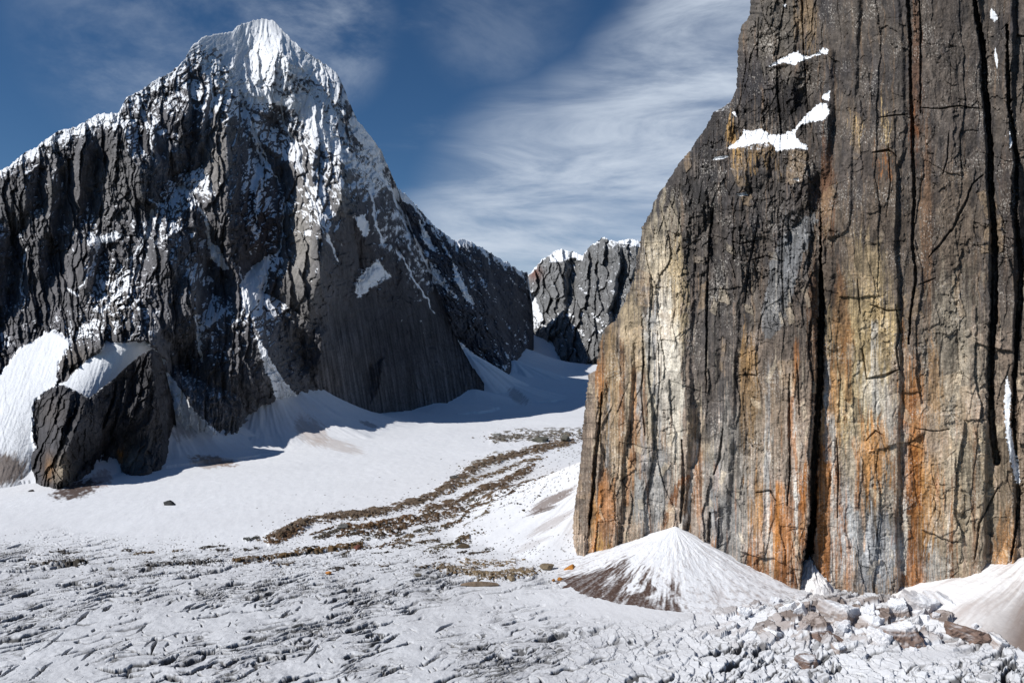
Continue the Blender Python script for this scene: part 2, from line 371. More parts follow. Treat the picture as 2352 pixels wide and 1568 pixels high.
RIBS = [
 ([(505,185),(498,300),(505,400),(518,500)],36,75,.7),([(500,120),(505,300),(520,520)],105,70,.7),([(692,320),(696,450),(680,560),(690,650),(712,740)],60,125,.7),([(740,330),(720,600),(730,800)],110,70,.7),([(792,340),(775,420),(785,480),(800,560)],30,32,.7),
 ([(462,150),(452,250),(440,330),(428,390)],24,30,.7),([(425,200),(412,300),(398,400)],20,22,.7),([(395,180),(385,290),(372,400)],22,26,.7),
 ([(335,235),(332,330),(345,420),(330,500)],30,34,.7),([(290,270),(276,370),(262,470),(250,560)],28,36,.7),([(240,285),(232,380),(222,480),(205,560)],26,34,.7),
 ([(190,300),(170,400),(158,500),(150,560)],30,30,.7),([(140,320),(115,420),(100,520),(88,600)],28,34,.7),([(85,350),(62,450),(45,560),(40,660)],30,34,.7),([(30,395),(12,480),(-10,600)],26,30,.7),
 ([(470,400),(395,480),(350,580),(290,680),(215,740),(170,790)],70,70,.7),([(370,480),(385,560),(375,650),(360,740)],30,30,.7),([(430,460),(440,560),(430,640),(460,720),(470,800)],40,42,.7),
 ([(275,560),(262,640),(240,720)],26,26,.7),([(205,600),(175,680),(150,750)],30,30,.7),([(110,600),(95,680),(110,750)],30,30,.7),([(45,640),(35,740)],26,26,.7),
 ([(540,600),(548,700),(560,800),(575,900),(585,985)],70,85,.7),([(480,680),(470,780),(455,860),(480,950)],48,52,.7),([(410,700),(395,770),(385,840)],34,38,.7),([(330,620),(320,700),(335,780)],34,30,.7),
 ([(600,520),(575,600),(555,660)],26,24,.7),([(640,470),(628,540),(640,600)],24,26,.7),
 ([(745,560),(770,680),(790,800),(800,930)],70,45,.6),([(850,470),(880,600),(920,720),(950,850),(960,925)],90,60,.6),([(905,440),(950,560),(1000,700),(1060,860)],50,38,.7),
 ([(645,150),(655,210),(640,250)],26,22,.7),([(590,170),(560,230)],26,20,.7),([(700,160),(730,240),(770,300)],30,26,.7),([(760,175),(790,250),(830,330)],26,20,.7),
 ([(545,190),(580,300),(600,400),(590,520),(580,610)],30,-42,.2),([(735,430),(755,520),(775,600)],20,-24,.0),([(600,620),(595,700),(590,790),(620,880),(650,940)],34,-55,.2),
 ([(375,820),(385,870),(430,940),(460,1020)],36,-55,.2),([(340,430),(345,520)],16,-26,.2),([(630,650),(650,760),(660,850)],26,-26,.2)]
L_, D_ = .75, -1.7
FACETS = [(.25,[(-260,400),(1110,0),(700,480),(640,800),(300,1000),(-260,1100)]),(-1.0,[(620,780),(760,700),(900,600),(1000,640),(1110,880),(850,960),(740,962),(640,860)]),(-.8,[(780,180),(860,330),(1000,640),(900,640),(820,500),(800,330)]),
 (L_,[(452,161),(478,151),(483,196),(464,278),(462,316),(455,341),(452,320),(441,306),(441,283),(450,243),(448,184)]),(D_,[(464,280),(485,200),(492,222),(480,290),(470,340),(458,390),(440,395),(452,345),(462,318)]),
 (D_,[(521,231),(549,243),(581,348),(593,384),(581,442),(560,520),(521,500)]),(L_,[(490,224),(516,219),(521,250),(518,302),(521,372),(518,466),(511,489),(502,454),(490,419),(474,395),(457,388),(471,337),(478,278),(483,236)]),
 (D_,[(563,250),(605,269),(664,325),(659,360),(628,348),(595,325)]),(L_,[(603,227),(652,243),(678,288),(664,316),(626,285)]),(D_,[(347,290),(382,283),(389,316),(370,372),(391,407),(352,414),(347,349)]),(L_,[(380,372),(394,288),(400,286),(396,325),(391,405),(384,386)]),
 (D_,[(398,290),(440,230),(446,250),(438,290),(432,390),(410,400),(396,405),(394,330)]),(L_,[(431,391),(434,325),(448,320),(452,349),(436,391)]),(L_,[(321,311),(319,269),(330,269),(345,302),(342,344),(333,344)]),(L_,[(347,288),(349,255),(380,250),(382,278),(361,288)]),
 (L_,[(405,250),(412,205),(425,200),(430,240),(420,300),(410,330)]),(L_,[(225,350),(260,290),(300,340),(310,450),(300,540),(220,530),(210,450)]),(L_,[(258,292),(279,288),(284,316),(298,360),(314,363),(314,442),(286,489),(262,442),(279,372),(260,325)]),(D_,[(316,372),(347,363),(352,419),(391,431),(370,470),(323,442)]),
 (D_,[(283,290),(315,280),(322,340),(316,380),(299,355),(288,320)]),(D_,[(610,384),(640,380),(650,400),(628,489),(593,503),(586,442)]),(L_,[(659,489),(675,419),(680,372),(694,407),(701,438),(713,466),(710,505)]),(L_,[(680,306),(722,332),(713,372),(713,414),(699,407),(689,349)]),(D_,[(722,337),(739,332),(732,372),(727,438),(717,407)]),
 (L_,[(739,349),(769,344),(781,372),(769,414),(746,426),(734,395)]),(L_,[(760,430),(790,400),(785,460),(765,490),(752,480)]),(D_,[(781,350),(812,390),(815,470),(790,500),(785,430)]),
 (L_,[(90,425),(120,400),(130,450),(110,550),(85,540)]),(L_,[(150,380),(190,320),(210,350),(165,500),(135,550)]),(D_,[(120,400),(145,380),(150,450),(130,550),(115,540)]),(D_,[(192,345),(222,300),(222,380),(205,470),(180,500)]),(D_,[(325,350),(390,360),(410,450),(360,475),(325,450)]),
 (D_,[(-20,500),(30,525),(20,700),(-20,700)]),(L_,[(30,500),(80,490),(85,640),(40,650)]),(D_,[(85,540),(115,550),(110,640),(88,640)]),(L_,[(20,400),(55,370),(60,470),(35,500)]),(D_,[(60,400),(90,380),(85,480),(60,490)]),(L_,[(120,570),(200,560),(190,700),(130,740),(110,650)]),(D_,[(205,560),(240,560),(225,640),(195,700)]),
 (L_,[(360,490),(390,500),(380,560),(320,600),(240,670),(170,790),(340,780),(350,650)]),(D_,[(395,520),(480,530),(500,590),(450,650),(440,750),(410,650),(380,575)]),(L_,[(345,560),(375,565),(400,675),(380,780),(350,725)]),(L_,[(400,665),(435,615),(445,770),(380,780)]),
 (D_,[(450,625),(480,600),(495,675),(465,725),(450,770)]),(L_,[(485,600),(530,630),(560,750),(500,780),(465,750),(495,690)]),(D_,[(525,500),(650,500),(645,590),(590,600),(560,650),(520,590)]),(L_,[(655,450),(710,435),(740,500),(735,600),(710,700),(685,720),(650,675),(645,575)]),
 (D_,[(740,500),(810,500),(825,600),(775,784),(700,750),(740,625)]),(D_,[(800,430),(910,430),(950,525),(850,575),(810,500)]),(D_,[(560,650),(645,690),(690,725),(640,860),(600,784),(575,725)]),(L_,[(415,834),(525,799),(530,894),(485,879),(430,854)]),(L_,[(505,780),(560,750),(600,830),(612,930),(560,900),(530,860)]),
 (D_,[(390,814),(415,859),(490,884),(530,899),(610,930),(590,999),(530,1030),(450,949),(400,849)]),(L_,[(250,690),(330,690),(340,770),(260,790)]),(D_,[(345,780),(395,780),(415,850),(380,850)]),(L_,[(690,760),(740,770),(730,850),(700,850)]),(L_,[(850,840),(880,820),(870,900),(850,930)]),
 (L_,[(560,120),(600,90),(620,160),(590,180)]),(D_,[(640,70),(670,95),(740,150),(700,160),(650,130)]),(D_,[(600,250),(640,250),(650,270),(620,300)])]
GULLY = [([(545,200),(565,260),(592,330),(604,400)],4),([(575,270),(600,340),(640,420)],2.5),([(700,430),(730,480),(760,560),(778,600)],4),([(604,400),(592,460),(583,530)],3),([(330,600),(290,650),(235,710)],5),([(450,715),(455,760),(463,830)],4.5),([(930,480),(960,560),(1000,650)],4),([(880,400),(920,480),(940,540)],4),
 ([(400,415),(440,450),(472,500),(482,560)],5),([(640,230),(660,300),(690,345)],4),([(622,590),(610,650),(596,710)],4),([(350,470),(340,540),(298,605)],4),([(655,440),(650,520),(640,590)],2.5),([(320,230),(345,300),(350,360)],3),([(470,130),(488,200),(486,260)],3),([(545,600),(560,660),(570,720)],2.5),([(850,420),(860,500),(880,560)],4),([(905,560),(950,640),(1000,720)],3),([(230,540),(215,600),(180,670)],3),([(60,560),(50,640),(55,700)],2.5),([(735,200),(770,260),(800,330)],5),([(695,330),(690,380),(720,440)],3)]
def relief_main(PX, PY, t):
    wx = fbm(PX/70, PY/90, 4, 11)*26+fbm(PX/16, PY/30, 3, 12)*7; wy = fbm(PX/60, PY/60, 3, 13)*30
    U, V = PX+wx, PY+wy
    # the flutes splay outwards from the summit
    fan = (PX-560)*.22*((PY-200)/500)
    fan = np.where(PX > 560, fan*1.3, fan*-.55)*.9
    Uf = U-fan
    rr = facets(PX, PY, FACETS, 1.2, 130, 9, 90)+.22*blur(ribs(U, V, RIBS).astype(f4), 2)
    zone = sst(-.35, .35, fbm(PX/110, PY/150, 3, 19))
    Uf = Uf-wx*.45
    big = step_slabs(Uf+fbm(U/60, V/110, 2, 18)*16, V, 60, 250, 20, 1.15)*15+pillars(Uf, V, 40, 320, 21, .6)*5
    mid = step_slabs(Uf+fbm(U/22, V/60, 2, 17)*5, V-U*.2, 23, 80, 16, 1.1)*(10+9*zone)+pillars(Uf+fbm(U/30, V/60, 2, 22)*5, V, 17, 120, 23, .6)*4
    sml = step_slabs(Uf+V*.12+fbm(U/9, V/24, 2, 24)*3, V-U*.5, 10, 24, 25, .8)*(3.5+7*(1-zone))
    led = ridged(U/42+V/60, V/15, 4, 26)*7*sst(420, 120, PY+.25*np.abs(PX-600))
    f1, f2, r, ox = voronoi((PX+fbm(PX/20, PY/20, 3, 27)*12)/13, (PY+PX*.25)/11, 28)
    blocks = (r-.5)*(2+10*(1-zone))
    smooth_zone = sst(700, 790, PX+(PY-700)*.12)*sst(640, 730, PY)         # the great polished slab above the ice on the right
    slab_fl = fbm((PX-(PY-700)*.16)/6.5, PY/120, 4, 29)*1.3+step_slabs(PX-(PY-700)*.16+fbm(PX/30, PY/40, 3, 39)*8, PY, 30, 90, 38, .5)*7
    top_snow = sst(150, 60, PY-.18*np.abs(PX-610))
    rough = 1-.7*smooth_zone
    for pts, w in GULLY:
        d, tt = linedist(PX+wx*.3, PY, pts, w*5); rr = rr-11*sst(w*2.6, 0, np.abs(d))*sst(0, .1, tt)
    rel = rr+(big*(1-.55*smooth_zone)+(mid+sml+blocks+led)*rough)*(1-.75*top_snow)+slab_fl*smooth_zone
    rel = rel+top_snow*(ridged((PX-(PX-610)*(PY-43)/160)/9, PY/70, 3, 30)*5.5)
    # the two snow basins low on the left are smooth
    sf = np.zeros(PX.shape, f4)
    for p in FIELDS_SMOOTH: sf = np.maximum(sf, inpoly(PX+fbm(PX/14, PY/14, 3, 31)*7, PY+fbm(PX/12, PY/12, 3, 32)*7, p).astype(f4))
    sf = blur(sf, 5)
    rel = rel*(1-.985*sf)+sf*(14+(.3+.9*np.clip(fbm(PX/40, PY/60, 3, 36)+.3, 0, 1))*perlin((PX*1.0+(PY-760)*.38+fbm(PX/20, PY/50, 2, 35)*4)/7, PY/300, 33)+fbm(PX/30, PY/16, 4, 40)*1.2*np.clip((210-PX)/60, 0, 1))
    fine = fbm(PX/4.2, PY/6.5, 4, 34, .65)*2.3
    rel = rel+fine*(1-.85*sf)*(1-.6*top_snow)
    return rel, sf
FIELDS_SMOOTH = [[(-100,880),(0,858),(45,800),(100,772),(122,757),(162,785),(150,812),(132,835),(140,872),(120,890),(96,905),(80,920),(75,1000),(85,1060),(70,1120),(-100,1130)],
 [(130,890),(150,868),(190,835),(212,812),(232,803),(240,788),(300,786),(336,785),(352,800),(380,830),(300,940),(205,940),(140,910)]]
PAINT = [ # snow as it lies on the peak: outline, edge wobble, strength
 ([(690,208),(720,228),(748,285),(792,335),(840,390),(800,385),(760,350),(715,300),(690,260)],5,1.0),([(820,280),(850,305),(893,380),(915,430),(880,420),(850,380)],6,.8),([(600,170),(640,180),(700,200),(690,230),(640,210),(600,200)],6,.8),([(880,450),(930,470),(970,560),(1000,640),(960,620),(920,540)],9,.55),([(380,420),(470,400),(500,440),(440,460),(380,500),(340,540),(340,500)],12,.55),
 ([(290,600),(340,560),(380,520),(370,560),(300,640),(230,720),(200,740)],9,.5),([(580,500),(600,520),(590,580),(570,600)],4,.6),([(700,430),(760,560),(780,600),(740,540)],5,.6),([(0,385),(60,345),(140,295),(225,258),(275,255),(280,275),(200,300),(120,330),(60,370),(0,405)],7,.75),([(285,225),(350,185),(440,105),(470,86),(460,120),(400,185),(330,230),(290,250)],8,.7),
 ([(640,170),(700,160),(780,200),(810,300),(850,350),(910,430),(830,440),(790,360),(700,330),(640,260),(560,230),(520,190)],10,.6),([(470,110),(520,190),(500,200),(440,150)],8,.6),([(640,250),(690,330),(700,420),(670,380),(650,310)],6,.6),([(730,340),(770,370),(820,470),(790,440),(745,380)],6,.6),([(280,262),(400,180),(450,140),(420,230),(330,270),(290,300)],12,.5),([(80,345),(200,285),(275,265),(270,300),(180,320),(90,370)],9,.55),([(200,270),(272,262),(285,285),(215,292)],4,.9),
 ([(455,90),(500,76),(530,72),(555,53),(607,40),(650,66),(700,115),(725,132),(775,168),(745,190),(705,165),(690,185),(660,165),(625,160),(600,185),(570,160),(545,195),(528,150),(500,112),(470,120)],9,.9),
 ([(545,195),(580,205),(620,215),(660,225),(690,208),(715,225),(740,270),(765,310),(792,335),(785,350),(755,345),(735,320),(700,285),(672,250),(630,238),(585,240),(560,225)],8,.9),
 ([(815,270),(845,303),(875,343),(893,380),(880,385),(850,350),(820,320),(800,290),(805,270)],5,1),([(800,350),(850,370),(900,400),(915,430),(880,425),(850,430),(828,432),(815,395)],10,.5),
 ([(762,250),(800,300),(805,345),(770,330),(745,285)],9,.5),([(640,120),(740,150),(790,220),(800,290),(740,250),(690,195)],14,.42),([(690,160),(735,175),(770,240),(745,225)],6,.5),
 ([(812,498),(838,493),(850,530),(838,545)],6,.9),([(815,655),(842,620),(868,596),(898,635),(868,650),(845,668),(822,688)],9,.85),([(478,555),(502,568),(526,618),(512,620),(486,595)],4,1),
 ([(553,652),(578,612),(622,585),(616,620),(604,660),(590,700),(566,722)],5,1),([(203,532),(228,545),(262,530),(287,540),(270,550),(240,560),(205,553)],4,1),
 ([(398,412),(440,405),(472,400),(478,425),(440,445),(410,432)],12,.5),([(345,468),(400,478),(385,500),(345,560),(300,605),(280,610),(320,545)],10,.42),([(190,745),(235,735),(245,722),(215,755),(160,790),(175,765)],5,.8),
 ([(545,200),(560,240),(590,310),(600,385),(612,420),(590,410),(575,340),(555,270)],8,.5),([(560,290),(600,390),(595,440),(580,520),(588,440),(580,380)],4,.55),([(690,380),(740,460),(770,560),(778,590),(742,500),(712,450)],8,.45),
 ([(715,430),(700,420),(735,430),(750,455),(735,470)],5,.7),([(740,430),(760,425),(745,470),(732,455)],4,.7),([(452,720),(480,740),(470,790),(462,830),(452,800)],6,.7),([(492,720),(530,700),(520,712),(495,740),(482,748)],3,.9),([(535,740),(556,728),(550,740)],3,.9),
 ([(585,765),(602,790),(625,830),(652,875),(690,915),(712,950),(600,990),(618,965),(634,920),(625,880),(600,820)],4,1.0),([(378,852),(392,862),(420,902),(450,948),(492,984),(540,1030),(540,1060),(380,1062),(402,990),(398,920)],4,1.0),
 ([(885,560),(1000,640),(1010,690),(960,650),(900,610)],12,.38),([(870,440),(930,480),(960,560),(900,520)],14,.36),([(607,800),(614,803),(620,850),(610,860),(606,825)],2,.9),
 ([(200,500),(260,505),(230,520)],8,.4),([(700,530),(716,528),(712,542),(698,540)],2,1),([(150,660),(178,672),(182,682),(165,675)],3,.9),([(0,760),(22,775),(20,810),(5,800)],6,.7),([(38,530),(55,525),(55,545),(40,545)],4,.8),
 ([(480,440),(540,520),(560,600),(500,560),(455,500)],16,.3),([(880,650),(940,700),(1000,780),(940,760),(880,700)],14,.25)]
def paint(PX, PY, lst, seed):
    s = np.zeros(PX.shape, f4); n1 = fbm(PX/9, PY/9, 4, seed, .65); n2 = fbm(PX/9, PY/9, 4, seed+50, .65)
    for poly, wob, st in lst:
        s = np.maximum(s, inpoly(PX+n1*wob*1.6, PY+n2*wob*1.6, poly)*st)
    return s
DENS = [(600,160,170,120,.74),(720,250,110,120,.66),(860,390,60,90,.72),(900,520,90,100,.5),(960,620,60,100,.46),(1010,700,40,80,.3),(850,640,60,50,.42),(440,425,60,50,.5),(340,530,70,80,.42),(255,650,80,80,.36),(590,340,34,150,.45),(700,470,60,80,.26),(480,590,50,90,.36),(560,730,50,90,.26),(200,760,90,40,.34),(150,500,200,130,.16),
 (615,640,45,80,.4),(300,290,140,60,.34),(470,740,50,80,.34),(770,560,50,120,.3),(80,420,140,60,.2),(800,760,50,60,.12),(430,330,60,160,.2)]
def snow_main(PX, PY, nz, sf, tp):
    p = paint(PX, PY, PAINT, 61)
    for q in FIELDS_SMOOTH[:1]: p = np.maximum(p, inpoly(PX+fbm(PX/10, PY/10, 4, 63)*9, PY+fbm(PX/10, PY/10, 4, 64)*9, q)*1.2)
    p = np.maximum(p, inpoly(PX+fbm(PX/10, PY/10, 4, 65)*6, PY+fbm(PX/10, PY/10, 4, 66)*6, FIELDS_SMOOTH[1])*1.2)
    isl = inpoly(PX+fbm(PX/8, PY/8, 4, 67)*5, PY+fbm(PX/8, PY/8, 4, 68)*5, [(128,862),(140,840),(170,815),(205,798),(240,790),(226,812),(192,832),(165,860),(150,878),(136,876)])
    nzb = blur(nz.astype(f4), 1)
    dens = np.zeros(PX.shape, f4)
    for cx, cy, rx, ry, v in DENS: dens = np.maximum(dens, v*np.exp(-((PX-cx)/rx)**2-((PY-cy)/ry)**2))
    dens = np.maximum(dens, sst(44, 0, PY-tp)*sst(960, 880, PX)*.52)
    f = fbm((PX+PY*.25)/11, PY/20, 5, 69, .66)*.55+fbm((PX-PY*.9)/30, (PY+PX*.9)/9, 4, 70, .6)*.45+fbm(PX/3.6, PY/5, 3, 72, .7)*.09
    s = dens*.98+f*(.5+dens)+sst(.40, .78, nzb)*(.5+.75*dens)-.09
    for pts, w in GULLY:
        d, tt = linedist(PX+fbm(PX/18, PY/24, 3, 73)*9, PY, pts, w*5); s = np.maximum(s, sst(w*1.5, w*.3, np.abs(d))*.75*sst(0, .1, tt)+fbm(PX/6, PY/11, 4, 74, .65)*.5*(np.abs(d) < w*2.5)-.08*(np.abs(d) < w*2.5))
    s = s-.35*sst(690, 780, PX+(PY-700)*.12)*sst(680, 760, PY)
    s = np.where(p > 0, np.maximum(s, p*.74+.3*(p > .85)+(nzb-.45)*.35*(p < .85)+fbm(PX/9, PY/14, 4, 71, .65)*(.6*(p < .85)+.06)), s)
    s = np.where(isl, np.minimum(s, .1), s)
    return s, (p > .84) & ~isl & (PY > tp)
def tint_main(PX, PY, nz):
    g = lin((96, 95, 98))
    c = np.repeat(np.repeat(g[None, None], PX.shape[0], 0), PX.shape[1], 1).astype(f4)
    a = fbm((PX+fbm(PX/30, PY/60, 3, 81)*20)/16, PY/130, 4, 82); b = fbm(PX/60, PY/80, 4, 83)
    c *= (1+.55*a+.6*b)[..., None]
    def patch(cx, cy, rx, ry, col, st):
        nonlocal c
        m = np.exp(-((PX+a*18-cx)/rx)**2-((PY+b*30-cy)/ry)**2)*st; c = mixcol(c, lin(col), np.clip(m, 0, 1))
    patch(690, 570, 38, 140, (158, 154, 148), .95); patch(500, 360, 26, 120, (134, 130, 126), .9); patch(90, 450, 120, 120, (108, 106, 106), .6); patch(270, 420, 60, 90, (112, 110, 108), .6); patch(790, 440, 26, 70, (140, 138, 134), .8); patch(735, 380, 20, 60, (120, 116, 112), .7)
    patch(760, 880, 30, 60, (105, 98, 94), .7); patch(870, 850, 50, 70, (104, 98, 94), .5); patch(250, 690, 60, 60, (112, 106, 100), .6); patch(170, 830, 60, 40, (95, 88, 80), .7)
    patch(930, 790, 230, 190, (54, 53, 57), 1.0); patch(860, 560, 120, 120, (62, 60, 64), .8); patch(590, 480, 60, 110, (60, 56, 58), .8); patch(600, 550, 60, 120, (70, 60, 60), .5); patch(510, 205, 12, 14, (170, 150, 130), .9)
    patch(545, 990, 40, 30, (100, 100, 98), .6)
    # pale and dark water streaks fan down the slab
    k = sst(700, 790, PX+(PY-700)*.12)*sst(660, 800, PY); st = fbm((PX-(PY-700)*.16)/4.5, PY/160, 4, 84, .6)
    c *= (1+k*(1.8*st+.1))[..., None]
    # old dirty snow at the foot of the gullies
    dirt = np.exp(-((PX-25)/45)**2-((PY-1075)/50)**2)
    return np.clip(c, .004, 1)
def dirt_main(PX, PY):
    n = fbm((PX+PY*.5)/7, (PY-PX)/34, 5, 86, .65); k = np.exp(-((PX-12)/62)**2-((PY-1078)/44)**2)*1.2+.7*np.exp(-((PX-490)/60)**2-((PY-1040)/26)**2)+.35*np.exp(-((PX-660)/50)**2-((PY-930)/40)**2)
    return np.clip(sst(.35, .9, k+n*.7)*.9+sst(.15, .5, n)*.12, 0, 1)
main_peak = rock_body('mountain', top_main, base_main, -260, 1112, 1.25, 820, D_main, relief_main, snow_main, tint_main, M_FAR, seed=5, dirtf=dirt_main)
tag(main_peak, 'tall dark granite peak with a snow capped summit and fluted pillars, left of the valley', 'mountain', kind='structure')

# ================================================================== the dark rock prow in front of the left snowfields
top_b = interp([(70,1010),(75,985),(82,930),(105,898),(125,888),(145,884),(165,892),(190,905),(205,914),(230,893),(262,869),(290,842),(320,817),(350,801),(368,812),(380,850),(392,900),(402,949),(408,1000),(405,1030)])
base_b = interp([(70,1060),(85,1104),(100,1112),(145,1118),(165,1108),(200,1074),(235,1058),(268,1052),(280,1080),(295,1092),(330,1088),(360,1072),(390,1056),(405,1045)])
D_b = rbf([(75,985,1180),(82,930,1150),(145,884,1125),(205,914,1150),(262,869,1200),(350,801,1255),(380,850,1290),(405,1000,1330),(405,1040,1310),(390,1056,1235),(330,1088,1130),(295,1092,1105),(268,1052,1165),(235,1058,1135),(200,1074,1100),(145,1118,1035),(100,1112,1045),(75,1060,1100),(140,1000,1065),(300,950,1165)])
def relief_b(PX, PY, t):
    wx = fbm(PX/40, PY/50, 4, 111)*9; wy = fbm(PX/40, PY/40, 3, 113)*16; U = PX+wx; V = PY+wy
    rr = facets(PX, PY, [(.35,[(79,931),(113,894),(158,880),(203,912),(169,988),(135,1067),(147,1120),(80,1110),(79,1016)]),(-1.5,[(203,905),(271,860),(305,825),(299,914),(271,973),(254,1016),(205,1050),(169,1100),(147,1119),(141,1058),(175,988)]),
       (.8,[(305,820),(338,800),(344,847),(333,931),(310,957),(302,917)]),(.6,[(361,931),(344,968),(299,1004),(282,1007),(333,948)]),(-1.6,[(344,800),(375,840),(404,931),(410,1016),(386,1050),(364,931)]),(.7,[(265,1041),(333,1010),(338,1081),(293,1090)]),(.9,[(268,868),(273,868),(262,930),(240,985),(236,980),(256,925)]),(.9,[(288,850),(293,850),(282,930),(256,1010),(250,1008),(276,925)]),(-1.4,[(165,900),(172,910),(150,1000),(142,1000)])], .85, 110, 5, 95)
    rr = rr+.2*blur(ribs(U, V, [([(150,890),(165,960),(170,1040),(160,1110)],80,55,.7),([(350,805),(325,870),(318,960),(300,1090)],46,42,.7),([(375,830),(360,930),(350,1070)],34,30,.7),([(262,872),(245,960),(215,1050)],15,12,.7),([(300,850),(275,940),(245,1040)],16,14,.7),
       ([(222,905),(225,1000),(205,1070)],30,-16,.7),([(340,930),(300,980),(250,1050)],22,20,.7)]).astype(f4), 2)
    sl = U+V*.28
    rel = rr+step_slabs(sl, V-U*.3, 32, 80, 121, .9)*12+step_slabs(sl+fbm(U/12, V/30, 3, 122)*3, V-U*.5, 13, 30, 123, .9)*7+pillars(sl, V, 20, 120, 129)*2+fbm(PX/4, PY/6, 4, 124, .65)*2.6
    f1, f2, r, ox = voronoi(sl/11, (V-U*.3)/13, 128)
    return rel+(r-.5)*5, None
def snow_b(PX, PY, nz, sf, tp):
    s = (nz-.55)*.8+fbm(PX/7, PY/6, 4, 130)*.2-.05+sst(6, 1, PY-tp)*.25; return s*(PX > 90), np.zeros(PX.shape, bool)
def tint_b(PX, PY, nz):
    c = np.ones(PX.shape+(3,), f4)*lin((66, 65, 68))
    a = fbm(PX/9, PY/50, 4, 131); b = fbm(PX/40, PY/40, 3, 132); c *= (1+.6*a+.5*b)[..., None]
    for cx, cy, rx, ry, col, st in ((145,1085,20,30,(150,136,116),.85),(112,1075,12,26,(160,120,74),.55),(300,1050,26,26,(165,158,148),.9),(278,1045,8,14,(180,120,50),.8),(120,950,30,40,(90,84,80),.6),(340,1030,30,60,(96,94,92),.5)):
        c = mixcol(c, lin(col), np.clip(np.exp(-((PX+a*14-cx)/rx)**2-((PY+b*14-cy)/ry)**2)*st, 0, 1))
    return np.clip(c, .004, 1)
prow = rock_body('rock_buttress', top_b, base_b, 70, 406, 1.0, 330, D_b, relief_b, snow_b, tint_b, M_FAR, lift=60, jag=2.2, seed=8, backrun=(6, 20, 45, 90), backdrop=(10, 40, 90, 170))
tag(prow, 'low dark rock buttress at the foot of the left peak, below a bright snowfield', 'rock buttress', kind='structure')

# ================================================================== ridge behind the peak and the far peaks
top_r = interp([(840,380),(900,418),(912,430),(930,445),(950,465),(965,483),(985,505),(1000,520),(1020,535),(1040,550),(1050,553),(1060,548),(1080,555),(1110,570),(1140,590),(1170,605),(1190,620),(1212,628),(1222,690),(1226,750)])
base_r = interp([(840,900),(1041,880),(1077,850),(1120,838),(1149,852),(1171,852),(1178,829),(1207,796),(1226,765)])
D_r = rbf([(840,380,3000),(912,430,3050),(985,505,3300),(1050,553,3500),(1140,590,4000),(1212,628,4550),(1222,700,4500),(840,900,2400),(1000,880,2550),(1077,850,2800),(1120,838,2950),(1160,850,3000),(1178,829,3300),(1207,796,3900),(1226,765,4300),(1000,700,2750),(1100,700,3250),(1170,720,3800)])
def relief_r(PX, PY, t):
    wx = fbm(PX/50, PY/50, 4, 141)*22; U = PX-(PY-600)*.55+wx; V = PY+PX*.1
    rr = blur(ribs(PX+wx*.5, PY, [([(1050,553),(1080,640),(1110,760),(1130,830)],60,90,.7),([(985,505),(1010,600),(1060,720)],50,70,.7),([(1140,590),(1160,680),(1175,800)],40,80,.7),([(1190,620),(1200,700),(1205,780)],24,60,.7)]).astype(f4), 2)
    rel = rr+pillars(U, V, 34, 130, 143)*24+step_slabs(U, V-U*.3, 20, 60, 147, 1.2)*32+pillars(U+fbm(PX/9, PY/12, 3, 144)*5, V, 13, 40, 145)*18+fbm(PX/5, PY/6, 4, 146, .65)*12
    return rel, None
def snow_r(PX, PY, nz, sf, tp):
    nzb = blur(nz.astype(f4), 1); d = fbm((PX-PY*.6)/14, (PY+PX*.5)/50, 4, 150, .6)
    s = sst(.35, .8, nzb)*.4+d*.75+fbm(PX/5, PY/5, 3, 151)*.25+sst(26, 0, PY-tp)*.4+.05+sst(1130, 1200, PX)*.12-sst(720, 800, PY)*.12
    p = paint(PX, PY, [([(905,425),(925,436),(960,478),(940,470),(915,455)],3,1),([(1030,765),(1050,780),(1077,803),(1122,838),(1150,860),(1060,880),(1052,800)],3,1.1),([(1040,600),(1075,670),(1090,700),(1070,690),(1045,640)],4,.9),([(960,500),(985,540),(1000,580),(975,560)],5,.8),([(940,560),(1010,620),(1040,680),(990,640)],8,.5)], 152)
    return np.maximum(s, p), p > .84
def tint_r(PX, PY, nz):
    a = fbm(PX/12, PY/18, 4, 153); return np.clip(np.ones(PX.shape+(3,), f4)*lin((58, 60, 68))*(1+.5*a)[..., None], .004, 1)
ridge = rock_body('mountain_ridge', top_r, base_r, 840, 1226, 1.1, 430, D_r, relief_r, snow_r, tint_r, M_FAR, lift=150, jag=4.5, seed=12)
tag(ridge, 'shaded ridge streaked with snow falling from the left peak to the far pass', 'mountain ridge', kind='structure')

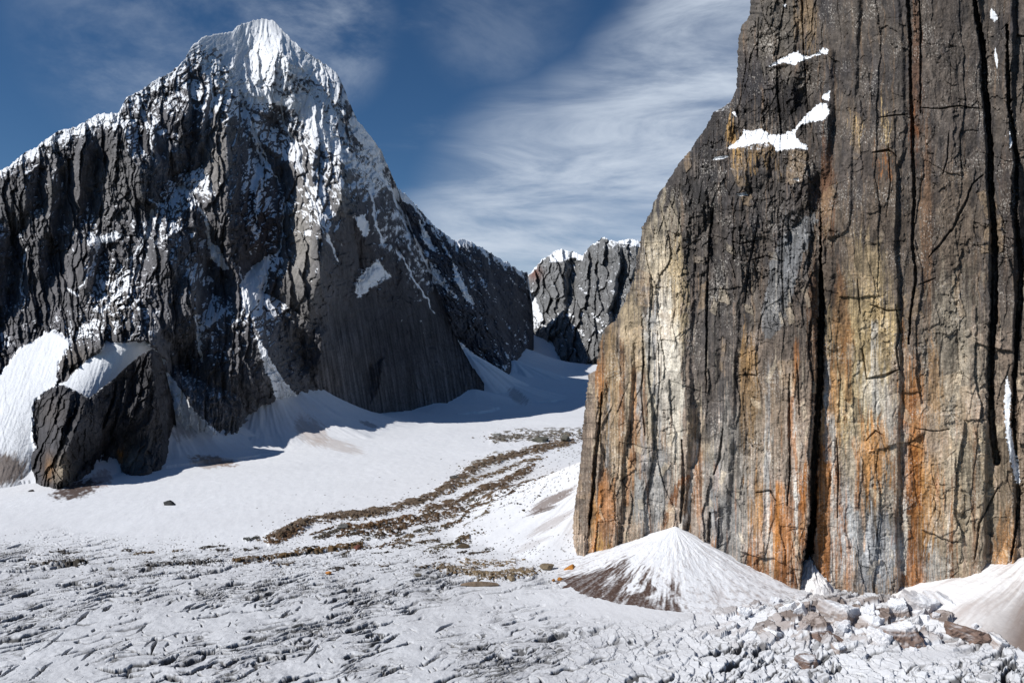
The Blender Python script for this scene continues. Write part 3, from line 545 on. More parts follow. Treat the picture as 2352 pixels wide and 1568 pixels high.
top_f = interp([(1196,660),(1205,640),(1216,629),(1228,616),(1243,598),(1261,586),(1275,575),(1290,573),(1315,578),(1338,587),(1344,578),(1358,562),(1369,557),(1387,544),(1401,551),(1417,555),(1437,549),(1459,550),(1480,560),(1560,570),(1660,600)])
base_f = interp([(1196,765),(1219,760),(1239,776),(1264,783),(1272,806),(1293,824),(1326,838),(1351,834),(1369,820),(1400,812),(1660,820)])
D_f = rbf([(1196,660,5400),(1216,629,5300),(1290,573,5200),(1340,587,5150),(1387,544,5000),(1459,550,4900),(1660,600,4700),(1219,760,4900),(1264,783,4700),(1293,824,4350),(1326,838,4200),(1369,820,4100),(1500,815,4000),(1660,820,3900),(1290,690,4900),(1400,690,4550)])
def relief_f(PX, PY, t):
    U = PX+fbm(PX/40, PY/50, 4, 161)*16; V = PY
    rr = blur(ribs(U, V, [([(1265,590),(1262,660),(1255,740)],46,130,.7),([(1385,548),(1370,640),(1350,760),(1335,830)],60,230,.7),([(1437,555),(1430,650),(1420,760)],36,160,.7),([(1300,720),(1290,800)],26,110,.7),([(1318,600),(1312,700)],14,-80,.2)]).astype(f4), 2)
    return rr+pillars(U, V, 24, 90, 163)*40+step_slabs(U, V-U*.3, 18, 50, 167, 1.2)*55+pillars(U+fbm(PX/8, PY/10, 3, 164)*3, V, 8, 30, 165)*26+fbm(PX/4, PY/5, 4, 166, .65)*14, None
def snow_f(PX, PY, nz, sf, tp):
    nzb = blur(nz.astype(f4), 1)
    s = sst(.4, .85, nzb)*.35+fbm(PX/16, PY/13, 4, 170, .6)*.6+fbm(PX/5, PY/4, 3, 171)*.2+sst(9, 0, PY-tp)*.35+.02+.05+sst(1250, 1215, PX)*.2+sst(700, 735, PY)*sst(780, 745, PY)*.18
    p = paint(PX, PY, [([(1262,586),(1290,570),(1340,585),(1338,598),(1312,592),(1290,600),(1265,602)],3,.95),([(1400,552),(1437,546),(1480,556),(1480,572),(1450,562),(1425,560)],2,1.1),([(1222,660),(1235,700),(1250,730),(1236,740),(1221,720)],6,.55)], 172)
    return np.maximum(s, p), p > .84
def tint_f(PX, PY, nz):
    a = fbm(PX/7, PY/22, 4, 173); c = np.ones(PX.shape+(3,), f4)*lin((112, 112, 112))*(1+.6*a)[..., None]
    c = mixcol(c, lin((120, 84, 72)), np.clip(np.exp(-((PX-1228)/16)**2-((PY-628)/16)**2)*.8, 0, 1)); return np.clip(c, .004, 1)
far = rock_body('far_mountains', top_f, base_f, 1196, 1660, 1.1, 330, D_f, relief_f, snow_f, tint_f, M_FAR, lift=200, jag=3.5, seed=14)
tag(far, 'distant grey peaks with snowy tops at the head of the valley', 'mountains', kind='structure')

# ================================================================== THE RIGHT WALL
Ledge = interp([(-420,1745),(-260,1738),(0,1724),(35,1723),(57,1706),(90,1696),(150,1694),(200,1692),(232,1681),(248,1656),(260,1638),(295,1621),(320,1601),(345,1586),(380,1556),(420,1531),(455,1506),(490,1494),(520,1476),(555,1471),(600,1461),(640,1457),(665,1446),(700,1431),(735,1414),(755,1388),(784,1378),(849,1370),(859,1353),(914,1346),(984,1338),(1034,1336),(1084,1331),(1159,1321),(1219,1311),(1274,1300),(1300,1303),(1420,1310)])
D_wall = rbf([(1300,1300,682),(1400,1300,672),(1550,1300,655),(1700,1340,620),(1850,1370,606),(2000,1375,594),(2100,1375,585),(2250,1360,572),(2352,1350,562),(2560,1350,546),
 (1378,784,742),(1460,784,720),(1560,784,690),(1700,784,650),(1850,784,626),(2000,784,611),(2100,784,601),(2250,784,588),(2352,784,578),(2560,784,562),
 (1480,530,790),(1620,300,800),(1700,300,760),(1850,300,690),(2100,300,634),(2352,300,612),(1724,0,800),(1900,0,718),(2100,0,658),(2352,0,634),(2560,0,616),
 (1738,-260,820),(1900,-260,745),(2100,-260,682),(2560,-260,640),(1700,500,700),(1331,1084,705),(2560,-420,650),(1750,-420,840)])
CRACKS = [ # points, half width px, depth m
 ([(1886,480),(1884,600),(1888,700),(1884,800),(1880,900),(1876,1000),(1868,1100),(1866,1200),(1858,1270),(1846,1345)],11,26),([(1870,1150),(1862,1250),(1848,1350)],13,22),
 ([(2084,-260),(2086,0),(2090,120),(2094,260),(2100,420),(2098,560),(2104,640),(2092,720),(2088,790)],6,9),([(2112,0),(2116,120),(2114,260)],4,5),
 ([(2240,-260),(2238,0),(2256,110),(2262,200),(2274,330),(2280,480),(2286,600),(2282,730),(2272,860),(2276,960),(2290,1060)],10,16),
 ([(2312,60),(2320,250),(2334,360),(2330,480),(2346,620),(2332,820),(2326,980)],9,12),([(2330,960),(2340,1150),(2322,1290)],6,9),
 ([(2258,402),(2232,425),(2216,470),(2188,525),(2152,570),(2134,590)],4,4),([(1922,1005),(1926,1090),(1922,1190)],3,4),([(1814,860),(1812,960),(1814,1080),(1808,1160)],3.5,5),
 ([(1382,900),(1378,980),(1366,1060),(1362,1130),(1354,1210)],6,11),([(1632,1178),(1630,1240),(1624,1300)],6,7),([(1652,1190),(1650,1260)],3,4),([(2058,700),(2068,760),(2060,800),(2066,850)],4,4),
 ([(1640,470),(1628,560),(1624,700),(1620,900)],4,5),([(1800,505),(1795,600),(1802,720)],3.5,4),([(1738,520),(1720,620),(1710,700)],3,4),([(1660,985),(1654,1050),(1640,1090)],4,5),([(1832,830),(1836,960)],2.5,3),
 ([(1706,60),(1716,150),(1700,240)],3,5),([(1742,40),(1738,140)],3,4),([(1478,800),(1472,900),(1480,1000)],3,3.5),([(1512,760),(1516,880),(1508,1000)],3,3),([(1840,-200),(1842,0),(1850,200),(1870,330)],3,3),
 ([(2040,330),(2044,420),(2036,500)],2.5,2.5),([(1970,640),(1976,720)],2.5,2.5),([(2180,300),(2178,360),(2166,400)],2.5,3),([(2292,1120),(2250,1200),(2240,1290)],3.5,4),([(1566,1010),(1570,1100),(1562,1200)],5,6)]
HCRACKS = [([(2116,248),(2160,250),(2200,244),(2250,250)],2.5,3),([(2020,270),(2084,262)],2.5,2.5),([(2004,350),(2040,345),(2060,360)],4,4),([(1636,540),(1700,560),(1740,552)],2.5,3),([(1720,600),(1760,588),(1800,600)],3,3.5),
 ([(1990,870),(2030,862),(2062,850)],5,5),([(1980,800),(1990,870)],3,3),([(2110,655),(2150,640)],3,2.5),([(1736,1130),(1770,1126),(1784,1150)],3,3.5),([(2000,700),(2040,715),(2070,712)],3,3),([(1500,660),(1530,664)],3,3),
 ([(1990,1010),(2010,990),(2030,1000)],3,2.5),([(2104,984),(2140,990),(2180,985)],2.5,2.5),([(1700,860),(1740,862)],3,3)]
WRIBS = [([(1800,600),(1806,800),(1800,1000),(1790,1200),(1786,1370)],86,17,.75),([(1748,560),(1740,800),(1728,1000),(1716,1330)],50,8,.7),([(1560,560),(1548,800),(1540,1000),(1530,1220)],50,9,.7),([(1420,760),(1410,950),(1392,1150),(1372,1300)],44,9,.7),([(1352,880),(1345,1050),(1325,1290)],26,8,.7),
 ([(1950,200),(1958,500),(1965,800),(1960,1100),(1960,1380)],110,9,.9),([(2150,-200),(2150,100),(2170,400),(2180,700),(2170,1000),(2160,1380)],105,10,.9),([(2300,-200),(2305,200),(2308,600),(2300,1000),(2310,1340)],34,8,.6),([(2430,-200),(2420,300),(2430,800),(2420,1340)],90,14,.7),
 ([(1490,560),(1480,760),(1470,1000),(1450,1280)],34,5,.7),([(1660,680),(1650,900),(1640,1100),(1630,1300)],50,7,.6),([(1800,40),(1790,120)],40,8,.7),([(1930,-200),(1925,60),(1915,300),(1905,500)],60,10,.7),([(1590,430),(1600,600)],40,7,.7),([(2020,-200),(2030,100),(2035,350)],52,7,.7)]
WSNOW = [([(1763,154),(1785,140),(1808,128),(1828,119),(1840,126),(1856,132),(1880,120),(1890,110),(1905,116),(1896,124),(1872,127),(1856,136),(1838,140),(1824,149),(1812,147),(1800,143),(1780,150)],3),
 ([(1668,342),(1688,330),(1704,312),(1708,298),(1722,302),(1745,296),(1760,303),(1772,312),(1800,308),(1822,300),(1832,288),(1848,268),(1870,248),(1884,236),(1900,238),(1904,262),(1890,276),(1862,280),(1836,290),(1826,304),(1832,322),(1852,334),(1856,344),(1832,340),(1812,342),(1784,348),(1776,332),(1764,326),(1744,332),(1752,326),(1734,330),(1700,338)],3),
 ([(1633,368),(1650,360),(1676,357),(1664,364)],2),([(1885,226),(1898,212),(1907,208),(1904,232)],2.5),([(1820,412),(1834,408),(1836,416)],1.5),([(1690,446),(1712,441),(1718,448),(1700,450)],1.5),([(1798,12),(1806,10),(1804,20)],1),([(1680,258),(1688,256),(1692,270)],1),
 ([(2276,20),(2286,28),(2292,44),(2284,52),(2274,40)],2),([(2286,110),(2292,140),(2290,160),(2284,130)],1.5),([(2318,300),(2326,330),(2320,340)],1.5),([(2312,860),(2322,900),(2318,960),(2326,1010),(2338,1060),(2344,1110),(2336,1112),(2322,1060),(2312,1000),(2306,930)],4),([(1858,1272),(1866,1285),(1872,1330),(1852,1350),(1846,1330)],1)]
WFACETS = [(-1.3,[(1826,150),(1856,150),(1851,250),(1821,250)]),(-1.4,[(1736,340),(1786,350),(1776,390),(1736,450)]),(-1.5,[(1621,435),(1646,415),(1636,500),(1606,550),(1576,560),(1600,490)]),(.6,[(1751,650),(1786,550),(1866,490),(1876,500),(1841,575),(1801,675),(1766,700)]),
 (-1.2,[(1660,300),(1690,290),(1680,340),(1656,360)]),(-1.2,[(1700,400),(1730,380),(1726,450),(1704,470)]),(.5,[(1476,520),(1545,430),(1580,440),(1540,540),(1500,570)]),(-.9,[(1560,560),(1580,500),(1600,560),(1590,700),(1570,900),(1562,760)]),(-1.0,[(1700,560),(1740,500),(1750,560),(1730,680),(1705,700)]),(.5,[(1640,500),(1690,470),(1700,560),(1640,650)]),
 (-1.1,[(1845,410),(1880,400),(1888,470),(1870,480),(1850,450)]),(.5,[(1780,420),(1840,410),(1845,470),(1790,500)]),(-1.2,[(2326,330),(2352,420),(2352,640),(2334,560)]),(-1.0,[(1386,870),(1400,870),(1392,1040),(1376,1120),(1372,1000)]),(-1.1,[(1756,10),(1790,0),(1800,60),(1770,80)]),(-.8,[(1640,700),(1652,700),(1656,860),(1640,900)]),
 (-1.2,[(1592,930),(1604,925),(1600,1040),(1586,1080)]),(.4,[(1605,930),(1680,900),(1690,1010),(1610,1060)]),(-1.0,[(1640,1170),(1660,1165),(1662,1250),(1646,1255)])]
def snowlip(PX, PY):
    n1 = fbm(PX/6, PY/6, 4, 261, .65); n2 = fbm(PX/6, PY/6, 4, 262, .65); m = np.zeros(PX.shape, f4)
    for poly, wob in WSNOW: m = np.maximum(m, inpoly(PX+n1*wob*2, PY+n2*wob*2, poly).astype(f4))
    return m
def wall_blocks(PX, PY):
    """the joint pattern of the wall, shared by its relief and its stains"""
    wx = fbm(PX/60, PY/160, 4, 201)*10+fbm(PX/11, PY/30, 3, 202)*1.6; wy = fbm(PX/50, PY/50, 3, 203)*12
    U = PX+wx; V = PY+wy; sl = fbm(PX/240, PY/220, 2, 205)*52; sl2 = fbm(PX/170, PY/150, 2, 204)*30
    A = joints(U+sl*.5+fbm(PX/25, PY/40, 3, 206)*3, V, 78, 250, 501, .30)
    B = joints(U-sl+fbm(PX/14, PY/20, 3, 207)*3, V+U*.2+sl2, 30, 92, 502, .35)
    C = joints(U+sl+sl2+fbm(PX/8, PY/10, 3, 208)*2, V-U*.35-sl2, 12.5, 30, 503, .4)
    return U, V, A, B, C
def relief_w(PX, PY):
    wx = fbm(PX/60, PY/160, 4, 201)*10+fbm(PX/11, PY/30, 3, 202)*2.4; wy = fbm(PX/50, PY/50, 3, 203)*12
    U, V = PX+wx, PY+wy
    rel = blur(ribs(U, V, WRIBS).astype(f4), 1)*.8+facets(PX, PY, WFACETS, .4, 60, 7, 97)
    upper = sst(700, 250, PY)*sst(1950, 1800, PX); broken = np.clip(upper+sst(620, 420, PY)*sst(1950, 1850, PX), 0, 1); broken = sst(820, 560, PY-(PX-1500)*.1)*sst(1920, 1840, PX)
    left = sst(1660, 1500, PX)
    reg = sst(-.1, .3, fbm(PX/80, PY/260, 4, 209)); reg2 = sst(0, .35, fbm(PX/45, PY/150, 4, 210))
    U_, V_, A, B, C = wall_blocks(PX, PY)
    rel = rel+A[0]*(4.0+1.5*left)+B[0]*(.8+1.6*left+2.4*broken+.8*reg)+C[0]*(.2+.6*left+2.2*broken+.8*reg*reg2+.3*reg2)
    rel = rel-.9*reg2*(B[2] < 1.6)-.8*(A[2] < 1.8)*reg
    rel = rel+pillars(U, V, 17, 260, 217)*(1.1*left+.5*reg*sst(900, 1150, PY))+fbm(U/60, V/300, 3, 218)*3+fbm(U/13, V/60, 3, 219)*(.4+.5*left)
    flatz = sst(1880, 1930, PX)*sst(2262, 2240, PX)*sst(1080, 900, PY)*.62; rel = rel*(1-.45*flatz)+flatz*(fbm(PX/40, PY/60, 4, 239)*2)
    # sheets of rock that have spalled off, leaving sharp steps
    f1, f2, r, ox = voronoi((U+fbm(PX/30, PY/30, 4, 221)*34)/95, (V+fbm(PX/30, PY/30, 4, 222)*60)/190, 223); rel = rel+(r-.5)*2.0
    f1, f2, r, ox = voronoi((U+fbm(PX/12, PY/12, 4, 224)*14)/24, (V-U*.2+fbm(PX/14, PY/14, 4, 225)*20)/46, 226); rel = rel+(r-.5)*(.5*reg2+4.6*broken)
    f1, f2, r, ox = voronoi((U+V*.1+fbm(PX/7, PY/7, 3, 235)*5)/10, (V+U*.2+fbm(PX/7, PY/7, 3, 236)*8)/16, 227); rel = rel+(r-.5)*(.25*reg+1.9*broken)
    m = sst(.15, .45, fbm(PX/70, PY/120, 4, 228)); k = ridged((PX+PY*.15)/26, (PY-PX*.35)/14, 4, 229); rel = rel+m*(k-.4)*1.1
    # broken ledges that hold snow, high on the left shoulder
    for a, b, dep, w in (([(1630,366),(1700,335),(1760,345),(1850,335),(1905,250)], 0, 13, 26), ([(1740,158),(1800,138),(1860,125),(1910,118)], 0, 9, 16), ([(1660,470),(1740,455),(1800,440)], 0, 5, 14), ([(1640,400),(1720,395),(1830,400)], 0, 5, 12)):
        d, tt = linedist(U, V, a, 80); dd = -d       # lines drawn to the right: below is positive
        yl = np.interp(U, [q[0] for q in a], [q[1] for q in a]); below = V-yl
        inx = sst(a[0][0]-25, a[0][0]+25, U)*sst(a[-1][0]+12, a[-1][0]-6, U)
        rel = rel+inx*dep*sst(-w, 4, below)*sst(170, 30, below)
    for lst, f in ((CRACKS, 1), (HCRACKS, 1)):
        for pts, w, dep in lst:
            w = w*.95
            d, tt = linedist(PX+wx*.45+fbm(PX/7, PY/14, 3, 231)*w*.5, PY+wy*.3, pts, w*3); ww = w*(.45+.55*np.sin(np.clip(tt, .02, .98)*3.14))*(1+.5*fbm(PX/30, PY/25, 3, 232)) if dep < 15 else w*(.15+.85*sst(0, .3, tt))*(.8+.3*tt)*(1+.35*fbm(PX/30, PY/35, 3, 232))
            rel = rel-dep*(1-sst(ww*.35, ww, np.abs(d)))
    f1, f2, r, ox = voronoi((U+wy*2)/46, (V-U*.35)/30, 237); rel = rel+(r > .72)*sst(.0, .12, f2-f1)*1.6*reg2        # plates with flat undersides
    rel = rel+fbm(PX/5, PY/6, 5, 233, .65)*.5*(1+.8*left)+ridged(PX/17, PY/15, 4, 234)*.45*(1+reg)
    m = blur(snowlip(PX, PY), 2); rel = rel*(1-.5*m)+m*2.2
    return rel
def wall_tint(PX, PY):
    a = fbm((PX+fbm(PX/40, PY/90, 3, 241)*14)/8, PY/260, 5, 242, .6); b = fbm(PX/55, PY/120, 5, 243); e = fbm(PX/20, PY/26, 5, 244, .6); s = fbm(PX/3.4, PY/150, 4, 245, .6)
    c = np.ones(PX.shape+(3,), f4)*lin((86, 79, 73))
    c = mixcol(c, lin((58, 56, 58)), np.clip(.25+1.6*b, 0, .8)); c = mixcol(c, lin((128, 104, 80)), np.clip(a*1.3-.1, 0, .5))
    U_, V_, JA, JB, JC = wall_blocks(PX, PY); blk_ = (JA[1]-.5)*.5+(JB[1]-.5)*.38+(JC[1]-.5)*.22
    def B(cx, cy, rx, ry, col, st, wob=1.0, thr=None):
        nonlocal c
        q = ((PX+(a*16+e*9)*wob-cx)/rx)**2+((PY+(e*30+a*120+s*70)*wob-cy)/ry)**2
        m = sst(1.25, .2, q+s*1.5+e*.35+blk_*.8)*st; c = mixcol(c, lin(col), np.clip(m, 0, 1))
    def V(pts, w, col, st, hard=1.0):
        nonlocal c
        d, tt = linedist(PX+(a*16+s*4), PY+e*10, pts, w*2.2)
        m = sst(1.1, .25, np.abs(d)/w+s*1.2+e*.7)*st*sst(0, .08, tt)*(1 if hard else sst(1, .8, tt)); c = mixcol(c, lin(col), np.clip(m, 0, 1))
    dark = (52, 50, 52); tan = (192, 178, 154); cream = (222, 214, 200); gry = (150, 148, 144); blu = (176, 180, 184); org = (164, 108, 58); dorg = (120, 76, 42); brn = (110, 84, 62)
    # lower half: paler rock
    c = mixcol(c, lin((158, 139, 121)), sst(640, 1000, PY+b*260+e*60)*.72)
    c = mixcol(c, lin((146, 139, 135)), sst(1900, 1700, PX+e*60)*sst(1500, 1640, PX)*sst(850, 1050, PY+b*120)*.45)
    B(1980, 560, 150, 330, (104, 90, 76), .6); B(2180, 250, 90, 330, (88, 80, 74), .8); B(2180, 560, 90, 180, (112, 98, 84), .7)
    B(1780, 60, 90, 120, (100, 94, 86), .7); B(1730, 210, 60, 70, dark, .9); B(1700, 430, 130, 90, (56, 53, 52), .85); B(1960, 380, 50, 110, (74, 70, 70), .6)
    B(1640, 620, 100, 160, (68, 64, 62), .8); B(1640, 860, 95, 190, (78, 74, 72), .8); B(1800, 700, 60, 180, (88, 80, 74), .6); B(1810, 560, 40, 100, (104, 106, 110), .6)
    # the pale stripe of the left edge
    B(1640, 300, 70, 120, (48, 46, 46), .85); B(1800, 250, 70, 60, (44, 42, 43), .85); B(1600, 450, 70, 60, (50, 48, 47), .8); B(1850, 420, 40, 90, (56, 50, 48), .7)
    c = np.where(inpoly(PX+a*8+e*8, PY+e*12, [(1751,720),(1770,600),(1800,540),(1868,488),(1878,505),(1845,590),(1815,690),(1790,760),(1755,780)])[..., None], c*.35+lin((112, 114, 116))*.65*(1+.8*s)[..., None], c)
    B(1530, 520, 44, 70, (150, 140, 122), .8); B(1512, 620, 50, 90, tan, .9); B(1556, 700, 24, 170, (184, 164, 128), .8); B(1520, 840, 50, 190, cream, .85); B(1552, 900, 15, 260, (214, 206, 190), .8, .5); B(1490, 900, 20, 200, (156, 146, 126), .7)
    B(1450, 820, 40, 200, (176, 158, 128), .7); B(1400, 900, 34, 160, (150, 124, 88), .7); B(1440, 1080, 50, 170, (140, 126, 106), .7); B(1500, 1140, 50, 130, (148, 150, 150), .75); B(1490, 760, 14, 60, (170, 170, 168), .6)
    B(1380, 860, 14, 60, org, .75); B(1392, 1180, 34, 110, org, .7); B(1364, 1200, 18, 100, (150, 110, 60), .8); B(1384, 1268, 22, 34, (190, 146, 72), .8); B(1340, 1080, 26, 200, (96, 84, 74), .7)
    # middle panels
    B(1700, 1120, 120, 200, (142, 140, 134), .6); B(1720, 900, 22, 150, (176, 138, 88), .7); B(1600, 1010, 34, 60, (190, 170, 140), .5); B(1600, 1090, 16, 110, org, .6); B(1760, 1010, 60, 150, (132, 112, 88), .5); B(1670, 1220, 40, 90, (124, 126, 128), .5); B(1582, 1150, 16, 90, (92, 66, 40), .8)
    B(1990, 780, 90, 150, (196, 172, 128), .8); B(1990, 620, 60, 80, (170, 150, 116), .6); B(1950, 950, 70, 110, (206, 184, 140), .75); B(2010, 900, 40, 60, (224, 216, 200), .6); B(2000, 1090, 90, 130, (160, 152, 138), .7)
    B(2190, 850, 70, 240, (168, 158, 140), .6); B(2210, 1150, 90, 200, (160, 148, 126), .7); B(2000, 1270, 80, 100, blu, .8); B(1940, 1220, 40, 110, (190, 192, 192), .7, .5); B(2110, 1300, 60, 70, (186, 186, 182), .6); B(2040, 960, 40, 50, (210, 204, 192), .5)
    # rust washed down the wall
    B(1780, 1250, 66, 150, org, .9); B(1770, 1330, 60, 60, dorg, .8); B(1740, 1150, 30, 90, (172, 124, 66), .6); B(1760, 1260, 22, 60, (168, 150, 124), .6); B(1905, 1180, 30, 190, org, .85); B(1895, 1310, 26, 60, dorg, .9); B(1905, 960, 26, 150, (166, 108, 50), .6); B(1830, 1180, 26, 150, dorg, .7)
    B(2095, 1000, 34, 200, (178, 116, 52), .7); B(2108, 1180, 26, 150, dorg, .8); B(2130, 1130, 40, 120, (176, 128, 68), .6); B(2100, 1330, 30, 40, org, .8); B(2005, 1040, 40, 80, (196, 134, 58), .7); B(1948, 830, 14, 120, org, .55); B(2310, 1270, 34, 90, (176, 120, 52), .6); B(2145, 870, 18, 100, (176, 130, 76), .5)
    B(1930, 740, 20, 140, (136, 88, 48), .6); B(1868, 770, 14, 180, (100, 68, 44), .6); B(1900, 430, 20, 120, (120, 78, 48), .5); B(2130, 500, 14, 260, (124, 90, 62), .5); B(2105, 170, 14, 200, (104, 74, 54), .6); B(2096, 300, 10, 60, (160, 96, 50), .5)
    B(1730, 345, 60, 24, (150, 120, 76), .6); B(1682, 320, 20, 40, (176, 140, 86), .8); B(2036, 290, 14, 16, (208, 180, 132), .9); B(1968, 296, 22, 14, (188, 160, 112), .7); B(2030, 372, 26, 16, (140, 92, 52), .8); B(1850, 40, 30, 60, (150, 126, 96), .6)
    B(2320, 1100, 40, 160, (120, 104, 84), .6); B(2320, 500, 30, 200, (76, 66, 60), .7); B(2430, 500, 80, 400, (92, 84, 74), .6)
    for pts, w, col, st in (([(1594,1085),(1560,1110),(1535,1180),(1520,1240)],7,dorg,.9),([(1600,1000),(1592,1080),(1580,1180),(1560,1215)],6,(206,200,190),.7),([(2096,880),(2100,1000),(2094,1100),(2090,1250),(2078,1330)],14,dorg,.85),([(1926,1150),(1950,1250),(1946,1350)],8,org,.6),
        ([(1850,1080),(1838,1200),(1830,1340)],14,dorg,.8),([(1790,1100),(1786,1220),(1772,1350)],10,(176,116,56),.7),([(1380,1100),(1372,1200),(1360,1280)],9,org,.8),([(1888,1000),(1886,1180),(1892,1340)],10,org,.8),([(1980,1140),(1985,1260)],6,(210,160,110),.5),
        ([(1440,560),(1540,480)],8,tan,.2),([(2140,300),(2150,500),(2140,700)],10,(70,62,58),.6),([(2020,760),(2040,830)],10,dark,.5),([(1664,860),(1654,960),(1610,1010)],20,(70,68,68),.7)):
        V(pts, w, col, st)
    rs = np.random.default_rng(77)
    for i in range(34):      # long seeps running down from cracks
        x = rs.uniform(1400, 2300); y0 = rs.uniform(650, 1150); y1 = min(1370, y0+rs.uniform(160, 500)); V([(x, y0), (x+rs.normal()*6, (y0+y1)/2), (x+rs.normal()*10, y1)], rs.uniform(3, 9), [org, dorg, (206, 202, 194), (50, 44, 42), (150, 150, 150)][i % 5], rs.uniform(.5, .85))
    # thin black and pale water streaks
    k = sst(.12, .5, fbm(PX/5.5, PY/240, 4, 246)+.25*fbm(PX/90, PY/200, 3, 247)); c = mixcol(c, lin((38, 34, 32)), k*.6*sst(200, 700, PY))
    k = sst(.22, .55, fbm(PX/4, PY/190, 4, 248)); c = mixcol(c, lin((214, 200, 176)), k*.42*sst(500, 800, PY))
    k = sst(.2, .5, fbm(PX/7, PY/150, 4, 249)); c = mixcol(c, lin((166, 104, 50)), k*.5*sst(850, 1200, PY+b*200)*sst(1620, 1700, PX)*sst(2300, 2150, PX))
    k = sst(.30, .55, fbm(PX/3, PY/5, 3, 251, .7)+.5*fbm(PX/60, PY/70, 3, 252)); c = mixcol(c, lin((210, 204, 194)), k*.5)
    k = sst(.05, .4, fbm(PX/24, PY/60, 5, 253, .62)); c = mixcol(c, lin((44, 43, 45)), k*.62*sst(1000, 600, PY+b*200))
    c = c*(1+.55*blk_)[..., None]
    k = (JB[1] > .93)*sst(.3, -.1, e); c = mixcol(c, lin((200, 170, 132)), k*.22); k = (JC[1] > .96)*sst(400, 900, PY+b*200); c = mixcol(c, lin((206, 190, 164)), k*.35); k = (JB[1] < .07)*1.0; c = mixcol(c, lin((60, 54, 50)), k*.3)
    k = ((JB[2] < 1.4)*(JB[1] > .4)+(JC[2] < 1.0)*(JC[1] > .75))*sst(.0, .2, fbm(PX/30, PY/60, 3, 254)); c = mixcol(c, lin((44, 36, 30)), np.clip(k, 0, 1)*.35)
    sw_ = 1-.7*sst(1880, 1930, PX)*sst(1000, 800, PY)-.4*sst(1600, 1650, PX)*sst(700, 500, PY)
    c = c*np.clip(1+.75*e+.6*s*sw_+.6*fbm(PX/5, PY/6, 4, 250, .75), .3, 2.0)[..., None]
    g = c.mean(-1, keepdims=True)
    return np.clip(c*.98, .006, .85)
nr, nc = int(1500*Q), int(1010*Q)
tr = np.linspace(0, 1, nr)
PYw = np.repeat((-420+(1420+420)*tr**.92)[:, None], nc, 1)
Lw = Ledge(PYw[:, 0])+fbm(PYw[:, 0]/14, PYw[:, 0]*0+3, 5, 199, .65)*6+fbm(PYw[:, 0]/5, PYw[:, 0]*0+9, 3, 198)*2.5
uu = np.linspace(0, 1, nc)[None]
PXw = Lw[:, None]+(2600-Lw[:, None])*uu**1.04
Dw = coarse(D_wall, PXw, PYw)
relw = relief_w(PXw, PYw)
ed = PXw-Lw[:, None]
Dw = Dw-relw*(.15+.85*sst(0, 22, ed))+55*(1-np.sqrt(1-np.clip(1-ed/46, 0, 1)**2*.98))
# the side that turns away from view, and a foot under the ice
side = [(8, 1), (26, 4), (60, 10), (130, 22), (260, 40), (420, 60)]
PXa = np.concatenate([np.stack([Lw+b for a, b in side[::-1]], 1), PXw], 1); Da = np.concatenate([np.stack([Dw[:, 0]+a for a, b in side[::-1]], 1), Dw], 1)
PYa = np.concatenate([np.repeat(PYw[:, :1], len(side), 1), PYw], 1)
Xw = (PXa-CX)/F*Da; Yw = Da; Zw = H+(CY-PYa)/F*Da
# side columns keep the height of the edge they leave
Zw[:, :len(side)] = Zw[:, len(side):len(side)+1]; Xw[:, :len(side)] = Xw[:, len(side):len(side)+1]/Yw[:, len(side):len(side)+1]*Yw[:, :len(side)]+np.array([b for a, b in side[::-1]])*.8
bk = [30, 90, 200, 400]; Xw = np.concatenate([Xw[:1]*(Yw[:1]+b)/Yw[:1] for b in bk[::-1]]+[Xw]); Yw = np.concatenate([Yw[:1]+b for b in bk[::-1]]+[Yw]); Zw = np.concatenate([Zw[:1]-b*.5 for b in bk[::-1]]+[Zw])
PXa = np.concatenate([PXa[:1]]*4+[PXa]); PYa = np.concatenate([PYa[:1]]*4+[PYa])
nw = normals(Xw, Yw, Zw)
if nw[nr//2, :, 1].mean() > 0: nw = -nw
tw = wall_tint(PXa, PYa)
sw = np.zeros(PXa.shape, f4); n1 = fbm(PXa/6, PYa/6, 4, 261, .65); n2 = fbm(PXa/6, PYa/6, 4, 262, .65)
for poly, wob in WSNOW: sw = np.maximum(sw, inpoly(PXa+n1*wob*2, PYa+n2*wob*2, poly).astype(f4))
main_snow = sw > .5
nzb = blur(nw[..., 2].astype(f4), 1)
dust = sst(.5, .85, nzb)*.55*sst(1960, 1850, PXa)*sst(480, 380, PYa)*sst(0, 60, PYa)+fbm(PXa/6, PYa/5, 3, 263)*.2-.1
dust2 = (sst(.35, .75, nzb)*.4+fbm(PXa/5, PYa/7, 3, 264)*.4)*sst(28, 10, np.abs(PXa-np.interp(PYa, [-200,0,300,900,1120], [2290,2282,2318,2316,2340])))
sw = np.maximum(sw*1.3, np.maximum(dust, dust2))
wall = grid_mesh('rock_wall', Xw, Yw, Zw, M_WALL, {'snow': sw}, ~(main_snow[:-1, :-1] & main_snow[1:, 1:]), cols={'tint': tw})
grid_mesh('snow_ledge', Xw, Yw, Zw, M_WALL, {'snow': sw}, main_snow[:-1, :-1] & main_snow[1:, 1:], parent=wall, cols={'tint': tw})
tag(wall, 'towering granite wall stained orange, cream and black, filling the right side', 'rock wall', kind='structure')
del Dw, relw, nw, tw, PXa, PYa, Xw, Yw, Zw, n1, n2

